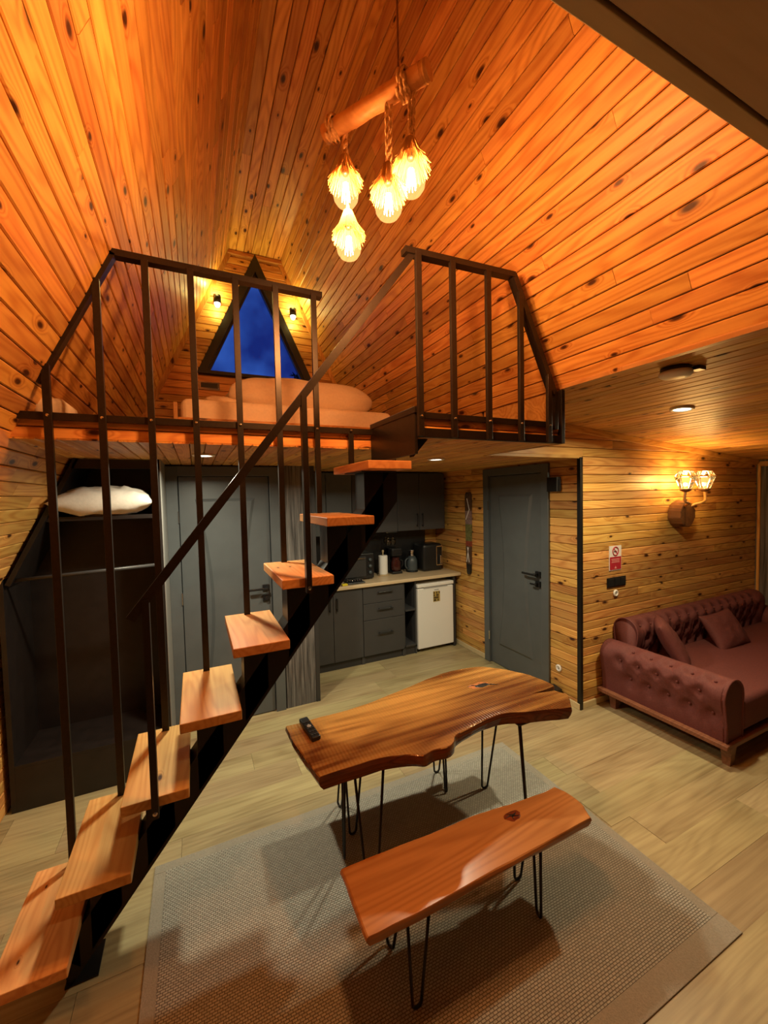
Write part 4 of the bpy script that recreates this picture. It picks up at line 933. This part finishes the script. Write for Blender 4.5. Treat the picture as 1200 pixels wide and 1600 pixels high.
# ------------------------------------------------------------------ sofa
sf = thing('chesterfield_sofa', 'burgundy tufted sofa with rolled arms on a low wooden frame', 'sofa', (4.2, 1.78, 0))
SX0, SX1, SY0, SY1 = 2.985, 5.50, 1.335, 2.235
def swept(prof, axis, a0, a1, na, buttons, rad=.095, depth=.03):
    """profile (u, z) swept along an axis, pressed in at the buttons (s along, t profile length) with folds between them"""
    L_ = [0]
    for p, q in zip(prof, prof[1:]): L_.append(L_[-1] + math.hypot(q[0] - p[0], q[1] - p[1]))
    nt = 44; bm = B(); grid = []
    def at(s):
        k = max(j for j in range(len(prof) - 1) if L_[j] <= s + 1e-9); u = (s - L_[k]) / max(1e-9, L_[k + 1] - L_[k])
        return Vector(prof[k]).lerp(Vector(prof[k + 1]), u)
    for i in range(na + 1):
        a = a0 + (a1 - a0) * i / na; row = []
        for j in range(nt + 1):
            s = L_[-1] * j / nt; p = at(s); d = (at(min(s + .012, L_[-1])) - at(max(s - .012, 0))).normalized(); nrm = Vector((-d.y, d.x))
            dd = 0.0; near = sorted(((a - ba) ** 2 + (s - bt) ** 2, ba, bt) for ba, bt in buttons)[:4] if buttons else []
            for r2, ba, bt in near[:1]: dd += depth * math.exp(-r2 / (rad * .5) ** 2)
            for x_ in range(len(near)):
                for y_ in range(x_ + 1, len(near)):
                    (_, ba, bt), (_, ca, ct) = near[x_], near[y_]
                    if abs(bt - ct) < 1e-3 or math.hypot(ba - ca, bt - ct) > .26: continue
                    v = Vector((ca - ba, ct - bt)); w = Vector((a - ba, s - bt)); u = max(0, min(1, w.dot(v) / v.dot(v))); dist = (w - v * u).length
                    dd = (max if depth > 0 else min)(dd, depth * .45 * math.exp(-(dist / .016) ** 2))
            q = p - nrm * dd
            row.append(bm.verts.new((q.x, a, q.y) if axis == 'y' else (a, q.x, q.y)))
        grid.append(row)
    for i in range(na):
        for j in range(nt): bm.faces.new((grid[i][j], grid[i + 1][j], grid[i + 1][j + 1], grid[i][j + 1]))
    for row in (grid[0], grid[-1]):
        f = bm.faces.new(row); bmesh.ops.triangulate(bm, faces=[f])
    bmesh.ops.recalc_face_normals(bm, faces=bm.faces); sm(bm)
    def pos(ba, bt, lift):
        p = at(bt); d = (at(min(bt + .012, L_[-1])) - at(max(bt - .012, 0))).normalized(); q = p - Vector((-d.y, d.x)) * (depth - lift)
        return (q.x, ba, q.y) if axis == 'y' else (ba, q.x, q.y)
    return bm, pos
def arm_prof(x0, s):
    """outer foot, up the outer face, over the roll, down the inner face (s=1: outer face at low x)"""
    P = [(x0 + s * .035, .16), (x0 + s * .03, .28), (x0 + s * .012, .38)]
    for i in range(11):
        a = PI - PI * i / 10; P.append((x0 + s * (.112 + .112 * math.cos(a)), .445 + .112 * math.sin(a)))
    P += [(x0 + s * .22, .36), (x0 + s * .215, .16)]
    return P if s > 0 else P
def add_buttons(part, pos, btn):
    for ba, bt in btn:
        c = pos(ba, bt, .006); obj('button', blob(*c, .010, .010, .010, 1, 8, 6), M['sofa'], part)
for x0, s in ((SX0, 1), (SX1, -1)):
    btn = []
    for r, bt in enumerate((.15, .285, .42)):
        for k in range(8):
            y = SY0 + .10 + .138 * k + (.069 if r % 2 else 0)
            if y < SY1 - .12: btn.append((y, bt))
    bm, pos = swept(arm_prof(x0, s), 'y', SY0 + .03, SY1 - .02, 90, btn if s > 0 else btn, depth=.038 if s > 0 else -.038)
    a = obj('arm', bm, M['sofa'], sf)
    if s > 0: add_buttons(a, pos, btn)
    fp = arm_prof(x0, s); obj('arm_front', prism(B(), [(u + (.003 if u < x0 + s * .1 else -.003) * s, z) for u, z in fp], SY0 + .012, SY0 + .034, 'xz'), M['sofa'], a)
    obj('piping', tube(B(), [(u, SY0 + .012, z) for u, z in fp], .007, 8), M['sofa'], a, True)
# back
BP = [(2.075, .38), (2.06, .50), (2.045, .58)]
for i in range(11):
    a = PI - PI * i / 10; BP.append((2.145 + .102 * math.cos(a), .625 + .102 * math.sin(a)))
BP += [(2.235, .5), (2.235, .16)]
btn = []
for r, bt in enumerate((.05, .18, .31)):
    for k in range(17):
        x = SX0 + .33 + .138 * k + (.069 if r % 2 else 0)
        if x < SX1 - .3: btn.append((x, bt))
bm, pos = swept(BP, 'x', SX0 + .225, SX1 - .225, 200, btn, depth=.042)
bk = obj('backrest', bm, M['sofa'], sf); add_buttons(bk, pos, btn)
obj('piping', tube(B(), [(SX0 + .225, u, z) for u, z in BP], .007, 8), M['sofa'], bk, True)
obj('seat', box(B(), SX0 + .215, SX1 - .215, SY0 + .005, 2.09, .185, .405, .035, 4), M['sofa'], sf, True)
obj('frame', bx(SX0 - .005, SX1 + .005, SY0 - .01, SY1, .130, .160, .004), M['sofa_leg'], sf)
for x, y in ((SX0 + .09, SY0 + .03), (SX1 - .09, SY0 + .03), (SX0 + .09, SY1 - .09), (SX1 - .09, SY1 - .09)):
    bm = B(); bmesh.ops.create_cone(bm, cap_ends=True, segments=4, radius1=.030, radius2=.045, depth=.125, matrix=Matrix.Translation((x, y, .0625)) @ Matrix.Rotation(PI / 4, 4, 'Z')); obj('leg', bm, M['sofa_leg'], sf)
pillow(3.47, 1.93, .545, .42, .42, .13, M['sofa'], 'throw_cushion', 'burgundy cushion leaning in the corner of the tufted sofa', 'cushion', (1.05, .0, .62), 2, 'sofa cushions', .05)
pillow(4.27, 1.93, .520, .44, .34, .13, M['sofa'], 'throw_cushion', 'burgundy cushion leaning on the middle of the sofa back', 'cushion', (1.0, -.06, -.05), 4, 'sofa cushions', .05)

# ------------------------------------------------------------------ tree outside the gable window
tr = thing('tree', 'dark tree top outside the triangular window', 'tree', (2.75, 11.0, 0))
obj('trunk', tube(B(), [(2.75, 11, 0), (2.75, 11, 3), (2.72, 11, 5.2)], [.12, .09, .03], 8), M['leaf'], tr)
bm = B(); rt_ = random.Random(2)
for i in range(150):
    h = rt_.uniform(2.5, 5.35); sp_ = .9 * (5.6 - h) / 3; c = Vector((2.72 + rt_.gauss(0, sp_ * .5), 11 + rt_.gauss(0, sp_ * .5), h))
    for k in range(3):
        a = Vector((rt_.uniform(-1, 1), rt_.uniform(-1, 1), rt_.uniform(-.6, 1))).normalized() * .12; b = Vector((rt_.uniform(-1, 1), rt_.uniform(-1, 1), rt_.uniform(-1, 1))).normalized() * .05
        bm.faces.new([bm.verts.new(c - b), bm.verts.new(c + a), bm.verts.new(c + b), bm.verts.new(c - a * .3)])
cr_ = obj('foliage', bm, M['leaf'], tr)
